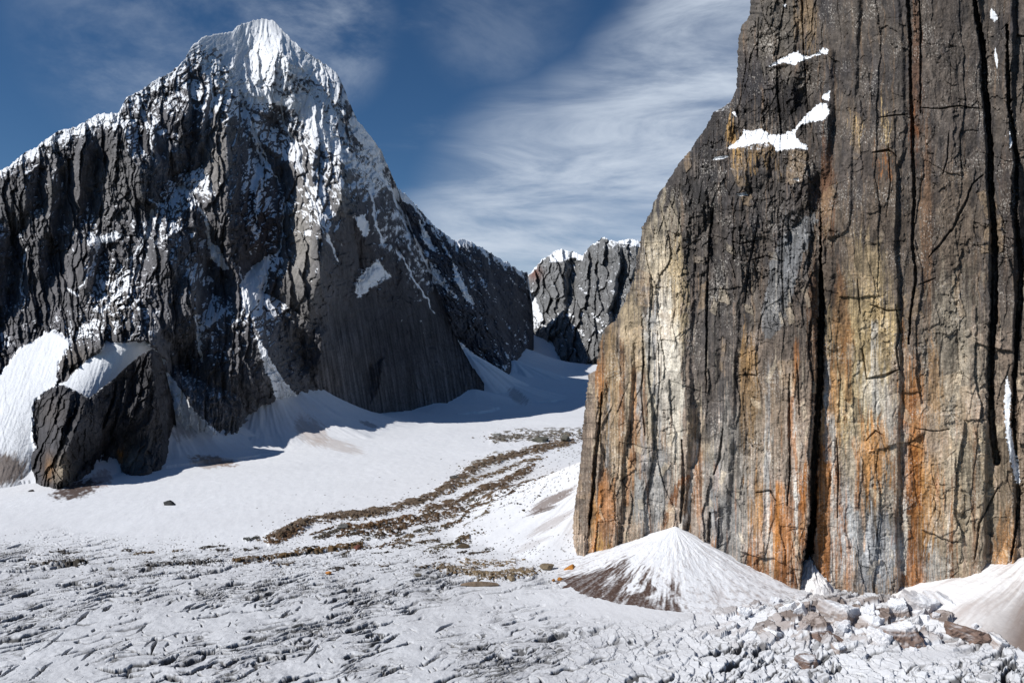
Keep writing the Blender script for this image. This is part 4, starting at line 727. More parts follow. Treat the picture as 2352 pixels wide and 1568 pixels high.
# ================================================================== THE GLACIER
gp = []
for y in (1640, 1568, 1450, 1320, 1220, 1140):
    for x in (-500, 200, 900, 1600, 2300, 2900):
        gp.append((x, y, 339800/(y-784)))
for x, y in ((300,1150),(600,1090),(850,1040),(1000,1010),(1176,990),(1340,960),(1250,960),(700,1060)): gp.append((x, y, 339800/(y-784)))
gp += [(-600,1080,1160),(-260,1125,1000),(0,1110,1080),(75,1085,1120),(145,1116,1030),(200,1062,1220),(300,1060,1260),(390,1056,1290),(460,1040,1360),(530,1030,1420),(550,1012,1440),(615,972,1560),(690,945,1690),(740,960,1735),(850,955,1898),(919,945,2040),(991,938,2208),(1063,915,2380),(1095,894,2480),
 (1150,905,2620),(1200,925,2440),(1340,902,2700),(1340,872,3100),(1300,845,3650),(1240,806,4300),(1219,770,4800),(1077,855,2780),(1041,885,2580),(1149,856,2950),(1178,835,3250),(1207,800,3850),(1326,840,4150),(1264,788,4600),(1369,830,4100),(1150,880,2750),(1500,850,3600),(1500,930,2300),(2000,900,3000),(2900,950,2500),(2600,850,5000),(-800,1000,2500),(-500,800,5000),(1100,700,6500),(700,780,5000)]
gw = [(P(*q)[0], P(*q)[1], P(*q)[2]) for q in gp]
Z0 = rbf(gw, 2.5)
FANS = [ # apex px, py, D, reach m, power, noise seed, flutes
 (380,856,1445,260,1.7,301,1),(604,800,1700,400,2.0,302,.8),(1440,1020,850,210,1.2,303,1),(1066,800,2760,300,1.1,304,.9),(1182,826,3150,420,1.3,305,.6),(40,900,1300,300,1.1,306,1),(1150,870,2700,260,1.2,308,.5),(1010,925,2230,170,1.2,310,.5),(860,948,1890,120,1.1,311,.5)]
MOR = [ # points, half width px, height m, colour, cover
 ([(598,1242),(640,1228),(690,1205),(740,1190),(800,1184),(870,1178),(925,1162),(980,1146),(1030,1118),(1064,1094),(1100,1070),(1150,1052),(1215,1037),(1280,1022),(1345,1008)],9,5,(100,86,72),.95),
 ([(700,1200),(680,1218),(640,1236),(610,1242)],9,4,(98,76,56),1.0),([(770,1208),(830,1212),(900,1196),(960,1190)],7,4,(96,74,52),.75),([(860,1230),(900,1218),(930,1200),(980,1196),(1030,1180),(1060,1160)],8,4,(94,76,58),.7),
 ([(960,1176),(1020,1164),(1064,1150),(1100,1128),(1150,1112),(1200,1085),(1230,1066)],9,5,(92,76,60),.85),([(1010,1130),(1080,1108),(1140,1085),(1200,1062),(1250,1050)],5,3,(98,82,62),.7),([(1070,1176),(1110,1160),(1150,1145),(1200,1125)],8,2,(92,76,60),.5),
 ([(1180,1122),(1230,1102),(1280,1092),(1335,1080)],6,3,(96,80,62),.65),([(1120,1008),(1180,1002),(1240,1000),(1345,996)],13,4,(110,104,96),.62),([(520,1292),(600,1282),(680,1272),(740,1262),(800,1256),(850,1250)],5,4,(96,76,50),.75),
 ([(330,1300),(420,1292),(520,1290)],5,3,(64,58,52),.55),([(60,1300),(110,1290),(170,1288),(200,1292)],5,3,(66,60,50),.5),([(1000,1300),(1060,1312),(1120,1324),(1180,1318),(1236,1312)],8,4,(124,108,86),.8),([(1060,1290),(1130,1298),(1190,1290)],9,2,(124,108,86),.4),
 ([(900,1258),(960,1248),(1010,1240)],5,2,(84,74,62),.6),([(980,1268),(1030,1252),(1070,1240)],7,2,(80,72,56),.5),([(1040,1248),(1080,1236)],6,2.5,(94,78,60),.9),([(1060,1220),(1130,1200)],4,2,(96,86,72),.6),([(1065,1090),(1110,1065),(1150,1050)],14,3,(126,120,110),.55),([(560,1240),(585,1238)],4,2,(60,60,56),.7)]
_r = np.random.default_rng(21)
for _i in range(64):     # short streaks of grit strewn below the long moraine
    _x = _r.uniform(700, 1330); _y = np.interp(_x, [700, 850, 1000, 1100, 1200, 1330], [1225, 1212, 1190, 1150, 1110, 1075])+_r.uniform(-8, 62)*_r.uniform(.3, 1); _l = _r.uniform(14, 70); _s = _r.uniform(.22, .42)
    MOR.append(([(_x, _y), (_x+_l*.5, _y-_l*.5*_s+_r.normal()*1.5), (_x+_l, _y-_l*_s)], _r.uniform(1.6, 4.5), _r.uniform(.5, 2.2), [(92,74,56), (84,78,68), (70,60,50), (98,84,66)][_i % 4], _r.uniform(.6, .95)))
for _i in range(26):
    _x = _r.uniform(20, 1150); _y = _r.uniform(1262, 1316)-_x*.01; _l = _r.uniform(12, 60)
    MOR.append(([(_x, _y), (_x+_l*.5, _y-_l*.05), (_x+_l, _y-_l*.1)], _r.uniform(1.2, 3.0), _r.uniform(.3, 1.2), [(66,60,54), (104,92,78), (60,54,48)][_i % 3], _r.uniform(.6, .95)))
def glacier_z(X, Y):
    z0 = coarse(Z0, X, Y, 260)
    PXp = CX+F*X/Y; PYp = CY+F*(H-z0)/Y
    z = z0.copy(); fanw = np.zeros(X.shape, f4); flut = np.zeros(X.shape, f4)
    for px, py, D, R, pw, sd, fl in FANS:
        ax, ay, az = P(px, py, D); dx, dy = X-ax, Y-ay; r = np.hypot(dx, dy); th = np.arctan2(dy, dx)
        q = r/R*(1+.22*fbm(th*2.2, th*0+sd, 3, sd)); h = az*np.clip(1-q, 0, 1)**pw
        n = fbm(th*9, r/R*1.2, 4, sd+40, .6)*np.clip(1-q, 0, 1)*np.clip(q*4, 0, 1)
        h = h+n*az*.10*fl; k = np.clip(1-q, 0, 1) > 0
        zz = np.maximum(z, z0*np.clip(q, 0, 1)**1.2*0+np.where(k, h, -1e3)); w = sst(0, 3, zz-z); fanw = np.maximum(fanw, w); flut = np.where(w > .1, n, flut); z = zz
    n = fbm(X/260, Y/260, 5, 320); z = z+n*5*sst(3000, 1500, Y)*(1-fanw)*sst(1000, 1300, Y)*.6
    # wind ripples
    z = z+fbm((X+Y*.35)/14, (Y-X*.35)/30, 4, 321)*.35
    # moraines
    mor = np.zeros(X.shape, f4); mcol = np.zeros(X.shape+(3,), f4)
    wob = fbm(PXp/22, PYp/9, 4, 322)*9; wob2 = fbm(PXp/30, PYp/12, 4, 323)*5; g = fbm(PXp/13, PYp/3.4, 4, 324, .65); g2 = fbm(PXp/42, PYp/7, 3, 325)
    for pts, w, hh, col, cov in MOR:
        w = w*1.0; d, tt = linedist(PXp+wob, PYp+wob2, pts, w*3)
        e = np.clip(1-(np.abs(d)/w)**2/3.0, 0, 1)*sst(0, .06, tt)*sst(1, .94, tt)
        m = sst(.42, .52, e*(.28+.42*cov)+(g*1.1+g2*.6)*(1.35-cov*.5)*.66)*(e > .02)
        z = z+hh*e*(.55+.6*g2)*(.6+.4*m); k = m > mor; mcol = np.where(k[..., None], lin(col)*(1+.5*g)[..., None], mcol); mor = np.maximum(mor, m)
    z = z+mor*fbm(X/4, Y/6, 4, 326, .7)*2.2
    return z, z0, PXp, PYp, fanw, flut, mor, mcol
def glacier_tint(X, Y, z, PXp, PYp, fanw, flut, mor, mcol):
    c = np.ones(X.shape+(3,), f4)*SNOW
    q = CY+F*(H-z)/Y
    c = mixcol(c, (.60, .60, .62), np.clip(.25+fbm(X/120, Y/200, 4, 331)*1.2, 0, .6)*sst(1000, 700, Y)*.6)
    c = mixcol(c, (.30, .27, .25), np.clip(sst(.05, .4, flut)*fanw*.45, 0, 1)*sst(900, 1010, q))
    def D(cx, cy, rx, ry, col, st, ang=0, sx_=14, sy_=6):
        nonlocal c
        a = math.radians(ang); ux = (PXp-cx)*math.cos(a)+(q-cy)*math.sin(a); uy = -(PXp-cx)*math.sin(a)+(q-cy)*math.cos(a)
        n = fbm(ux/sx_, uy/sy_, 4, int(cx) % 97+340, .65)
        m = sst(1.15, .3, (ux/rx)**2+(uy/ry)**2+n*1.5)*st; c = mixcol(c, lin(col), np.clip(m, 0, 1))
    D(175, 1124, 62, 22, (74, 54, 44), .95, -14); D(235, 1098, 22, 26, (150, 118, 110), .6, 60); D(490, 1058, 60, 12, (138, 112, 92), .85, 8); D(470, 1066, 34, 10, (170, 155, 145), .7, 10)
    D(20, 1068, 48, 36, (86, 70, 60), .9, -35, 30, 5); D(715, 990, 50, 30, (168, 152, 142), .6, 38, 40, 4); D(780, 1024, 60, 14, (176, 162, 152), .5, 15, 40, 4); D(850, 975, 26, 6, (120, 110, 112), .6, 20); D(440, 975, 30, 60, (112, 106, 106), .5, 65, 40, 5)
    D(1268, 1148, 66, 12, (112, 94, 84), .8, -28, 50, 2.5); D(1245, 1172, 40, 5, (90, 74, 64), .8, -18, 40, 2.5); D(1270, 1200, 70, 12, (160, 150, 146), .6, -30, 60, 3); D(1220, 1250, 50, 9, (172, 166, 164), .5, -22, 60, 3); D(1120, 1085, 60, 8, (190, 190, 192), .5, -24); D(1080, 1100, 40, 8, (176, 174, 174), .5, -25)
    D(1190, 910, 14, 30, (130, 120, 118), .5, -50, 20, 3)
    # small stones scattered on the snow
    f1, f2, r, ox = voronoi(PXp/5.5, q/2.6, 350); zone = np.exp(-((q-np.interp(PXp, [560, 900, 1340], [1262, 1205, 1060]))/50)**2)*sst(560, 640, PXp)+sst(1215, 1270, q)*sst(1345, 1300, q)*.8
    m = (f1 < .16*r*2)*(r > 1-.28*zone*(1+1.5*fbm(PXp/40, PYp/15, 3, 351))); c = mixcol(c, lin((72, 62, 52)), m*.85)
    c = np.where(mor[..., None] > 0, mixcol(c, 0, mor)+mcol*mor[..., None], c)
    return np.clip(c, .01, .9)
def ice_grid(D, tx):
    Y = np.repeat(D[:, None], len(tx), 1); return Y*tx[None], Y
# far, smooth part
Ds = [860.0]
while Ds[-1] < 6200: Ds.append(Ds[-1]+Ds[-1]*.0021/Q)
X, Y = ice_grid(np.array(Ds), np.linspace(-1.0, 1.0, int(1450*Q)))
z, z0, PXp, PYp, fanw, flut, mor, mcol = glacier_z(X, Y)
FARG = (X, Y, z)
grid_obj = grid_mesh('glacier', X, Y, z, M_ICEFAR, cols={'tint': glacier_tint(X, Y, z, PXp, PYp, fanw, flut, mor, mcol)})
tag(grid_obj, 'smooth white glacier filling the valley floor below the peaks', 'glacier', kind='structure')
# near, crevassed part
Ds = [300.0]
while Ds[-1] < 866: Ds.append(Ds[-1]+min(Ds[-1]**2/(F*H)*.85, 1.7)/Q)
X, Y = ice_grid(np.array(Ds), np.linspace(-.98, .98, int(2700*Q)))
z, z0, PXp, PYp, fanw, flut, mor, mcol = glacier_z(X, Y)
tint = glacier_tint(X, Y, z, PXp, PYp, fanw, flut, mor, mcol)
q = CY+F*(H-z)/Y
rough = sst(1235, 1330, q+fbm(PXp/200, q/60, 3, 360)*40-60*sst(900, 1300, PXp)+30*sst(700, 0, PXp))
calm = np.exp(-((PXp-1500)/330)**2-((q-1405)/42)**2)*.95+np.exp(-((PXp-1330)/240)**2-((q-1360)/50)**2)*.5+np.exp(-((PXp-2150)/120)**2-((q-1500)/20)**2)
rough = rough*np.clip(1-calm, 0, 1); right = sst(1150, 1700, PXp)*sst(1330, 1440, q)
wx = fbm(X/30, Y/30, 4, 361)*12; wy = fbm(X/30, Y/30, 4, 362)*12
th = math.radians(36); A = (X+wx)*math.cos(th)+(Y+wy)*math.sin(th); B = -(X+wx)*math.sin(th)+(Y+wy)*math.cos(th)
patch = fbm(X/45, Y/70, 4, 363)
def lenses(A, B, la, lb, seed, keep, size):
    f1, f2, r, ox = voronoi(A/la, B/lb, seed, .8)
    k = (r < keep)
    return sst(size, size*.45, f1+fbm(A/3, B/1.5, 3, seed+1, .6)*.10)*k
hi = sst(-.35, .35, patch)
L1 = lenses(A+wx*.5, B, 50, 7.5, 364, .42, .36); L2 = lenses(A, B+wy*.3, 23, 3.9, 365, .55, .38)*hi; L3 = lenses(A, B, 11, 2.3, 366, .6, .38)*sst(.0, .4, patch+.35*fbm(X/12, Y/14, 3, 380))
L4 = lenses(B, A, 16, 5, 369, .30, .22); cr = sst(.86, .96, ridged(A/22, B/6, 3, 374, .45)+patch*.18)
hum = fbm(X/26, Y/22, 5, 367, .5)
f1, f2, r, ox = voronoi((X+wx*.35)/5.5, (Y+wy*.35)/6.2, 370); f1b, f2b, r2, ox2 = voronoi((X+wx*.3)/12, (Y+wy*.3)/10, 371)
blk = (r-.5)*1.5+ox*1.5; blk2 = (r2-.5)*2.4+ox2*2.0
CREV = [([(70,1561),(118,1520)],4),([(99,1488),(147,1452)],3),([(141,1506),(168,1485)],4),([(176,1429),(205,1405)],5),([(186,1514),(224,1488)],4),([(237,1402),(259,1386)],5),([(333,1487),(352,1466),(394,1472)],4),([(347,1496),(361,1469)],5),([(275,1495),(307,1479),(333,1479)],4),([(368,1527),(410,1501)],11),
 ([(-10,1472),(55,1469)],6),([(22,1456),(83,1431)],5),([(-10,1560),(45,1530)],3),([(221,1533),(262,1540),(314,1533)],7),([(314,1453),(339,1428)],4),([(448,1498),(512,1492)],6),([(0,1290),(60,1283),(150,1300),(200,1290)],3),([(100,1312),(160,1294),(200,1286)],4),([(300,1301),(420,1293),(560,1286)],2.5),([(560,1291),(640,1277),(760,1264),(850,1252)],3),
 ([(0,1312),(120,1306)],3),([(16,1258),(56,1248)],3),([(700,1268),(712,1262),(724,1260)],4),([(600,1300),(700,1296),(800,1290)],2),([(560,1390),(600,1372)],3),([(640,1420),(670,1400)],3),([(700,1330),(780,1322)],2),([(820,1460),(870,1440)],4),([(900,1400),(950,1392)],3),([(540,1560),(600,1530)],5),([(700,1520),(730,1480)],4),([(420,1400),(450,1385)],4),([(60,1400),(120,1385)],5),([(0,1430),(70,1410)],5),
 ([(20,1370),(90,1352)],5),([(130,1345),(190,1335)],4),([(860,1310),(930,1304)],2),([(400,1330),(460,1322)],3),([(255,1550),(330,1548)],5),([(380,1560),(420,1558)],7),([(620,1470),(700,1455)],4),([(760,1400),(800,1380)],3),([(1000,1450),(1040,1430)],4),([(1100,1520),(1150,1500)],5),([(1250,1470),(1300,1462)],5),([(870,1550),(930,1530)],5)]
CV = np.zeros(X.shape, f4)
for pts, w in CREV:
    d, tt = linedist(PXp+wx*.5, q+wy*.25, pts, w*3); CV = np.maximum(CV, sst(1, .45, np.abs(d)/(w*.75*(.25+.95*np.sin(np.clip(tt, .02, .98)*3.14))*(1+.4*fbm(PXp/9, q/4, 3, 381)))))
smoothz = sst(-.1, .25, fbm(X/80, Y/110, 3, 382)+.08); L1 = L1*(1-.8*smoothz); L2 = L2*(1-.7*smoothz); L3 = L3*(1-.8*smoothz)
jz = np.exp(-((PXp-2000)/330)**4-((q-1425)/52)**4)
cut = np.clip(L1*5.5+L2*3.2*(1-right*.4)+L3*1.7+L4*2.6+cr*2.2, 0, 7)
z = z+rough*(hum*1.8+fbm(X/5, Y/6, 4, 368, .55)*.38*(1-.6*smoothz)-cut)-CV*7+jz*(blk2*2.0+blk*.2+2.0)+rough*right*(blk*(.75+patch)*(1-.8*jz)+blk2*.7)+rough*(1-right)*blk*.22*sst(.0, .4, patch)
dirt = np.clip(sst(.03, .3, L1)+sst(.05, .35, L2)*.95+sst(.05, .4, L3)*.85+sst(.05, .3, L4)*.8+cr*.6, 0, 1)*rough; dirt = np.maximum(dirt, sst(.02, .3, CV)); sm = sst(-.05, .45, patch*.7+fbm(A/22, B/5, 4, 372, .65)*.8)*rough*.6*(1-.45*right)  # near-black tint in the crevasse cuts: debris plus deep shade painted in
tint = tint*(1-.16*rough*(1-.5*right))[..., None]; tint = mixcol(tint, (.33, .33, .345), sm)
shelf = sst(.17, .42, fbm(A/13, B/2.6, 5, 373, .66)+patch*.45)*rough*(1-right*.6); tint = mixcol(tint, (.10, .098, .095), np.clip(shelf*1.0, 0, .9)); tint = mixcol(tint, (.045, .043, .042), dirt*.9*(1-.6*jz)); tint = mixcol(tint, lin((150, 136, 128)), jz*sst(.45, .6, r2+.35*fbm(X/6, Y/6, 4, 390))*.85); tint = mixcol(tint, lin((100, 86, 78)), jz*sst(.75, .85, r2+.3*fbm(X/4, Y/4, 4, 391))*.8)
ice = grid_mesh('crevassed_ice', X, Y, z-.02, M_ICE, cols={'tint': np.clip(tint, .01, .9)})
tag(ice, 'grey white crevassed glacier ice in the foreground', 'ice', kind='structure')
ICE_X, ICE_Y, ICE_Z = X, Y, z
def ice_z(x, y):
    i = int(np.clip(np.searchsorted(ICE_Y[:, 0], y), 0, len(ICE_Y)-1)); j = int(np.clip(np.argmin(np.abs(ICE_X[i]-x)), 0, ICE_X.shape[1]-1)); return float(ICE_Z[i, j])

# ================================================================== SNOW CONES AGAINST THE WALL
def cone(name, label, apex, R, pw, seed, dirtf, a0=0, a1=2*math.pi, foot=3.0, flute=.045, res=1.0, sq=(1, 1), lump=0):
    ax, ay, az = P(*apex); nr_, nt = int(330*res*Q), int(900*res*Q)
    r = np.linspace(0, 1, nr_)[:, None]**1.05; th = np.linspace(a0, a1, nt)[None]
    th2 = np.repeat(th, nr_, 0); rr = np.repeat(r, nt, 1)
    RR = R*(1+.09*fbm(np.cos(th2)*1.5, np.sin(th2)*1.5, 3, seed))/np.sqrt((np.cos(th2)/sq[0])**2+(np.sin(th2)/sq[1])**2)
    x = rr*RR*np.cos(th2); y = rr*RR*np.sin(th2)
    z = (az+foot)*(1-rr)**pw-foot
    fl = fbm(np.cos(th2)*5+x/22, np.sin(th2)*5+y/22, 5, seed+3, .62)
    x = x+az*.10*rr*fbm(rr*3, th2*0+seed, 3, seed+11)*np.sin(th2*2+1)*(rr < .98); z = z+fl*flute*az*np.clip(rr*5, 0, 1)*(1-rr)+fbm(x/22, y/22, 4, seed+5)*1.6*sst(.1, .4, rr)*(1-rr*.6)+fbm(x/3.5, y/3.5, 4, seed+6, .6)*.28*sst(.05, .2, rr)+lump*np.clip(1-np.abs(fbm(x/12, y/12, 4, seed+8))*3, 0, 1)*sst(.5, .8, rr)
    t = dirtf(rr, th2, x, y, seed)
    o = grid_mesh(name, x+ax, y+ay, z, M_CONE, cols={'tint': np.clip(t, .01, .9)}); tag(o, label, 'snow cone'); return o
def dirt_center(rr, th, x, y, sd):
    c = np.ones(rr.shape+(3,), f4)*SNOW; d = (np.degrees(th)) % 360
    st = fbm(th*7+fbm(x/20,y/20,3,sd+9)*.8, rr*2.6, 5, sd+20, .66); s2 = fbm(th*22+x/30, rr*5, 4, sd+21, .65)
    w = np.exp(-((d-232)/34)**4)+.8*np.exp(-((d-206)/18)**2)
    m = sst(-.02, .34, (rr-.50)*1.5+st*.85+s2*.35-.10+(w-1)*.5)*sst(.98, .93, rr+st*.05)*np.clip(w*1.2, 0, 1)
    k = sst(.05, .4, fbm(x/2.0, y/2.0, 4, sd+22, .7)+.35)
    c = mixcol(c, lin((170, 158, 152)), np.clip(sst(-.05, .5, s2+st*.6)*.45*sst(.05, .3, rr), 0, 1)); c = mixcol(c, lin((82, 64, 56)), np.clip(m*1.15*(.8+.2*k)*(.85+.6*s2), 0, 1)); c = mixcol(c, lin((120, 104, 96)), sst(.2, .5, fbm(x/5, y/5, 4, sd+30, .7)+.5*rr-.2)*.45); return mixcol(c, lin((58, 44, 38)), m*k*.35)
cone('snow_cone', 'tall fan of snow with dark dirt streaks below a gully of the wall', (1551,1208,648), 122, 1.38, 401, dirt_center)
def dirt_right(rr, th, x, y, sd):
    c = np.ones(rr.shape+(3,), f4)*np.array([.74, .73, .73]); d = np.degrees(th) % 360; st = fbm(th*12, rr*2, 5, sd+20, .6)
    c = mixcol(c, lin((168, 154, 148)), np.clip(sst(-.1, .4, st)*.6, 0, 1))
    w = np.exp(-((d-240)/22)**2); m = sst(.0, .3, (rr-.42)*1.2+st*.5+w*.35-.1)*np.clip(w*1.8, 0, 1); return mixcol(c, lin((98, 80, 70)), m*.9)
cone('snow_cone', 'broad greyish snow slope at the right edge of the photo, banked against the wall', (2440,1226,572), 134, 1.0, 421, dirt_right, sq=(1.0, 1.12))
def plain(rr, th, x, y, sd):
    c = np.ones(rr.shape+(3,), f4)*np.array([.72, .70, .69]); return mixcol(c, lin((120, 108, 100)), np.clip(sst(.1, .5, fbm(x/3, y/3, 4, sd, .6))*.7, 0, 1))
cone('snow_cone', 'small narrow plug of snow in the dark cleft of the wall', (1862,1284,613), 19, .9, 441, plain, res=.5, lump=3.0, flute=.35, sq=(.8, 1.6))
cone('snow_bank', 'low white snow bank along the wall foot between the dirty fan and the dark cleft', (1690,1326,618), 62, 1.2, 461, plain, res=.5, sq=(1.3, 1), lump=2.0)
cone('snow_bank', 'low white snow bank along the wall foot right of the dark cleft', (1990,1366,588), 50, 1.2, 471, plain, res=.5, sq=(1.9, .8), lump=3.0)

# ================================================================== BOULDERS, BROKEN ICE, RUBBLE

def ground(x, y):
    """height of the ice under a point"""
    if y < 862: return ice_z(x, y)
    i = int(np.clip(np.searchsorted(GY[:, 0], y), 0, len(GY)-1)); j = int(np.argmin(np.abs(GX[i]-x))); return float(GZ[i, j])
def from_px(px, py, z=0.0):
    D = (H-z)*F/(py-CY)
    for _ in range(4):
        zz = ground((px-CX)/F*D, D); D = (H-zz)*F/(py-CY)
    return (px-CX)/F*D, D, ground((px-CX)/F*D, D)
import bmesh
def ico(sub):
    bm = bmesh.new(); bmesh.ops.create_icosphere(bm, subdivisions=sub, radius=1); V = np.array([v.co[:] for v in bm.verts]); Fc = [[v.index for v in f.verts] for f in bm.faces]; bm.free(); return V, Fc
ICO = {k: ico(k) for k in (2, 3, 4, 5)}
def chipped(rng, sub, nplanes, lo=.55, hi=1.0, flat=None):
    """a stone: a ball cut by many planes"""
    V, Fc = ICO[sub]; V = V.copy(); n = rng.normal(size=(nplanes, 3)); n /= np.linalg.norm(n, axis=1, keepdims=True)
    d = rng.uniform(lo, hi, nplanes)
    if flat is not None: n = np.vstack([n, flat]); d = np.r_[d, np.full(len(flat), .45)]
    k = d[None]/np.clip(V@n.T, 1e-3, None); k = np.where(V@n.T > 1e-3, k, 9); t = np.minimum(k.min(1), 1.15); which = k.argmin(1)
    return V*t[:, None], Fc, which
def boulder(px, py, w, h, col, label, seed, depth=1.0, name='boulder', mat=None, rot=None, group=None, snow=0):
    rng = np.random.default_rng(seed); x, y, z = from_px(px, py); s = y/F
    V, Fc, wh = chipped(rng, 4, 16)
    V = V/np.abs(V).max(0)*np.array([w*s*.5, w*s*.5*depth, h*s*.62])
    nn = fbm(V[:, 0]/(w*s*.16)+seed, V[:, 2]/(w*s*.16)+V[:, 1]/(w*s*.2), 3, seed); V = V*(1+.07*nn[:, None])
    a = rng.uniform(-.3, .3) if rot is None else rot; R = np.array([[math.cos(a), -math.sin(a), 0], [math.sin(a), math.cos(a), 0], [0, 0, 1]]); V = V@R.T
    c = lin(col)*(1+.35*nn[:, None]); c = np.repeat(c, 1, 0)
    o = raw_mesh(name, V, Fc, mat or M_ROCK, cols=np.clip(c, .01, .9)); o.location = (x, y, z+h*s*.28)
    tag(o, label, 'boulder', group); return o
GX, GY, GZ = FARG
M_ROCK = rock_mat('boulder_stone', 1.5, .6, False); M_SERAC = ice_mat('serac_ice', 2.0)
BL = [(389,1158,30,11,(54,54,54),'lone dark boulder on the smooth snow below the left buttress'),(788,1213,26,15,(120,118,114),'pale grey block lying on the brown moraine'),
 (755,1318,15,8,(176,118,60),'small orange stone on the crevassed ice below the brown ridge'),(1310,1312,30,19,(168,112,50),'large orange boulder left of the snow fan at the wall foot'),(1288,1331,17,9,(156,104,46),'small orange stone just below the large orange boulder'),
 (1271,1334,9,6,(150,104,56),'tiny orange stone left of the other small orange ones'),(1046,1097,28,8,(86,84,80),'flat dark slab of rock on snow above the moraine ridge'),(1140,1000,24,7,(120,120,116),'pale flat rock at the left end of the far grey rubble'),
 (1241,1013,44,17,(96,94,84),'big rounded grey mound of stone in the far rubble'),(1296,1010,26,14,(92,90,82),'smaller rounded grey mound near the wall edge in the far rubble'),(253,1308,18,9,(140,136,130),'small pale pyramid stone on the left of the crevassed ice'),
 (822,1260,20,9,(110,70,58),'reddish brown rock on snow below the moraine'),(1062,1255,34,8,(84,72,56),'brown flat rock on snow right of the reddish one'),(18,910,40,10,(48,46,46),'dark rock poking through the far left snow slope'),
 (72,1128,14,6,(70,66,64),'small dark stone beside the foot of the left buttress'),(1258,1306,38,13,(122,108,88),'brown gravelly mound left of the large orange boulder'),(620,1298,24,8,(120,108,96),'tan flat stone beside the dark crack in the near ice'),
 (960,1322,20,7,(110,104,94),'thin grey stone on ice left of the brown gravel line'),(300,1303,12,6,(98,90,84),'small brown stone right of the pale pyramid stone'),(1176,1330,22,9,(126,112,92),'tan rock at the lower edge of the brown gravel line'),
 (960,1146,14,8,(80,70,60),'dark block on the crest of the long moraine'),(668,1210,12,7,(70,64,58),'small dark block at the upper left of the moraine'),(585,1236,18,6,(62,62,58),'low dark rock at the left tip of the moraine')]
for i, b in enumerate(BL): boulder(*b, seed=700+i, depth=.9)
boulder(1104, 1344, 96, 12, (118,102,86), 'long low slab of rock lying below the brown gravel line', 760, depth=.16, rot=.05)

def serac(px, py, w, h, label, seed, tilt=(0, 0), depth=.8, dirty=.5, cat='ice block', group=None, col=(138,122,114), yaw=None):
    """a block of broken glacier ice: snowy top, scoured and dirty sides, layered"""
    rng = np.random.default_rng(seed); x, y, z = from_px(px, py+h*.4); s = y/F*(1.18 if cat == 'serac' else 1)
    flats = np.array([[0, 0, 1], [.9, -.4, .15], [-.75, -.6, .2], [.1, -1, .25]]); flats /= np.linalg.norm(flats, axis=1, keepdims=True)
    V, Fc, wh = chipped(rng, 5, 7, .62, 1.0, flats[:int(rng.integers(2, 5))])
    V = V/np.abs(V).max(0)*np.array([w*.5, w*.5*depth, h*.75])*s
    q = V/(w*s); nn = fbm(q[:, 0]*6+seed, q[:, 2]*6+q[:, 1]*4, 5, seed, .6); lay = fbm(q[:, 0]*1.5+seed, q[:, 2]*22+q[:, 0]*6, 3, seed+1)
    V = V*(1+.26*nn[:, None]+.04*lay[:, None])
    up = V/np.linalg.norm(V, axis=1, keepdims=True); side = sst(.75, .25, up[:, 2]+.35*nn)
    c = np.repeat(SNOW[None], len(V), 0); m = np.clip(side*dirty*(1.1+1.2*lay+.8*nn), 0, 1); c = c*(1-m[:, None])+lin(col)*m[:, None]
    ax, ay = map(math.radians, tilt); yw = rng.uniform(-.6, .6) if yaw is None else yaw
    Rx = np.array([[1,0,0],[0,math.cos(ax),-math.sin(ax)],[0,math.sin(ax),math.cos(ax)]]); Ry = np.array([[math.cos(ay),0,math.sin(ay)],[0,1,0],[-math.sin(ay),0,math.cos(ay)]]); Rz = np.array([[math.cos(yw),-math.sin(yw),0],[math.sin(yw),math.cos(yw),0],[0,0,1]])
    V = V@(Rz@Ry@Rx).T
    o = raw_mesh('ice_block' if cat == 'ice block' else 'serac', V, Fc, M_SERAC, smooth_=False, cols=np.clip(c, .01, .9)); o.location = (x, y, z+h*s*.05); tag(o, label, cat, group); return o
SL = [(1712,1397,34,44,'small brownish ice block at the left end of the jumbled ice',(8,10),.8,.9),(1776,1434,56,44,'dirty grey ice block below the small brown one',(-15,12),.7,.7),(1783,1372,26,36,'pointed white ice fin touching the rust coloured rock foot',(0,14),.4,.2),
 (1816,1392,40,50,'leaning white ice slab left of the dark cleft',(0,-24),.4,.3),(1842,1384,34,40,'narrow white ice slab below the dark cleft',(0,-30),.35,.25),(1937,1398,100,66,'big pale brown ice block in the middle of the jumble',(-12,8),.8,.85),
 (1876,1450,96,36,'low tilted brown ice slab left of the big pale brown block',(-20,-16),.6,.95),(1999,1400,62,70,'tall grey ice block right of the big pale brown one',(5,-16),.6,.6),(2006,1440,56,40,'lower grey ice block in front of the tall grey one',(-10,10),.7,.6),
 (2068,1386,62,56,'rounded brown ice block below the grey rock panel',(0,-14),.7,.9),(2082,1436,100,74,'largest dark brown ice block near the right snow slope',(-14,-10),.8,1.0),(2126,1376,96,50,'smooth grey ice arch left of the cream ice crust',(10,14),.6,.45),
 (2194,1388,130,60,'broad cream coloured ice crust against the right snow slope',(6,22),.6,.4),(1928,1482,34,34,'small round tan ice lump in front of the jumble',(0,0),.9,.8),(2034,1456,70,44,'white wedge of ice in front of the tall grey block',(-10,20),.7,.2),
 (1858,1512,64,26,'dark dirty ice lump in the hollow nearest the camera',(0,0),.8,1.0),(2240,1440,110,40,'long brown ice slab below the cream crust',(-8,18),.8,1.1),(2150,1450,60,36,'low brown ice piece right of the largest dark block',(-12,20),.7,.8),(2290,1466,70,36,'dirty white ice slab at the foot of the right snow slope',(-8,24),.8,.6)]
for i, (px, py, w, h, lb, tl, dp, dt) in enumerate(SL): serac(px, py, w, h, lb, 800+i, tl, dp, dt, 'serac', col=(120,100,90) if dt > .9 else (146,132,124))
rng = np.random.default_rng(5)
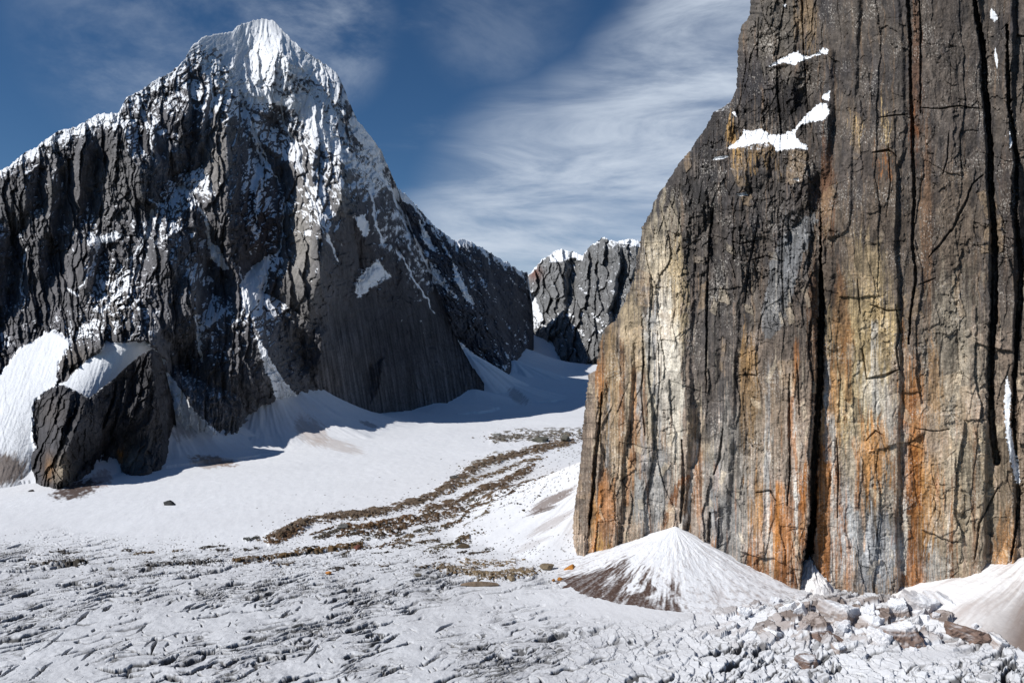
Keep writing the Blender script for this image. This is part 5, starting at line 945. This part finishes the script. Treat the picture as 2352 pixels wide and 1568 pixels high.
for i in range(30):
    px = rng.uniform(1690, 2340); py = 1368+(px-1690)*.06+rng.uniform(0, 105)*rng.uniform(.4, 1); w = rng.uniform(14, 40)
    serac(px, py, w, w*rng.uniform(.4, .9), 'small white broken ice block in the jumbled band at the wall foot', 900+i, (rng.uniform(-20, 20), rng.uniform(-26, 26)), rng.uniform(.4, .9), rng.uniform(.1, .5), 'ice block', 'small white ice blocks below the wall')

# loose stones of the moraines: too many to count
def rubble():
    rng = np.random.default_rng(11); T = []
    for k in range(10):
        V, Fc, _ = chipped(rng, 2, 9); T.append((V/np.abs(V).max(0), np.array(Fc)))
    VV, FF, CC = [], [], []; off = 0
    for pts, w, hh, col, cov in MOR:
        p = np.array(pts, float); L = np.hypot(*np.diff(p, axis=0).T); n = int(L.sum()*(2.2 if w > 6 else 1.3)*cov*(1.6 if w > 12 else 1))
        for _ in range(n):
            k = rng.choice(len(L), p=L/L.sum()); t = rng.random(); q = p[k]*(1-t)+p[k+1]*t
            px = q[0]+rng.normal()*w*1.1; py = q[1]+rng.normal()*w*.42
            if py < 992: continue
            x, y, z = from_px_fast(px, py); s = y/F*(.9+3.2*rng.random()**4)*(1.0 if w > 4 else .8)
            V, Fc = T[rng.integers(10)]; sc = np.array([1.2, 1, .7])*s*(.7+.6*rng.random(3)); a = rng.uniform(0, 6.28)
            V = V*sc; V = np.stack([V[:, 0]*math.cos(a)-V[:, 1]*math.sin(a), V[:, 0]*math.sin(a)+V[:, 1]*math.cos(a), V[:, 2]], 1)+(x, y, z+.1*s)
            VV.append(V); FF.append(Fc+off); off += len(V); CC.append(np.repeat((lin(col)*rng.uniform(.45, 1.25)*(1, rng.uniform(.9, .99), rng.uniform(.76, 1.0)))[None], len(V), 0))
    V = np.concatenate(VV); Fc = np.concatenate(FF); o = raw_mesh('moraine_rubble', V, Fc, M_ROCK, cols=np.clip(np.concatenate(CC), .01, .8)); tag(o, 'loose brown and grey stones scattered along the moraine ridges on the glacier', 'rubble', kind='stuff')
def from_px_fast(px, py):
    D = H*F/(py-CY); z = ground((px-CX)/F*D, D); D = (H-z)*F/(py-CY); x = (px-CX)/F*D; return x, D, ground(x, D)
rubble()
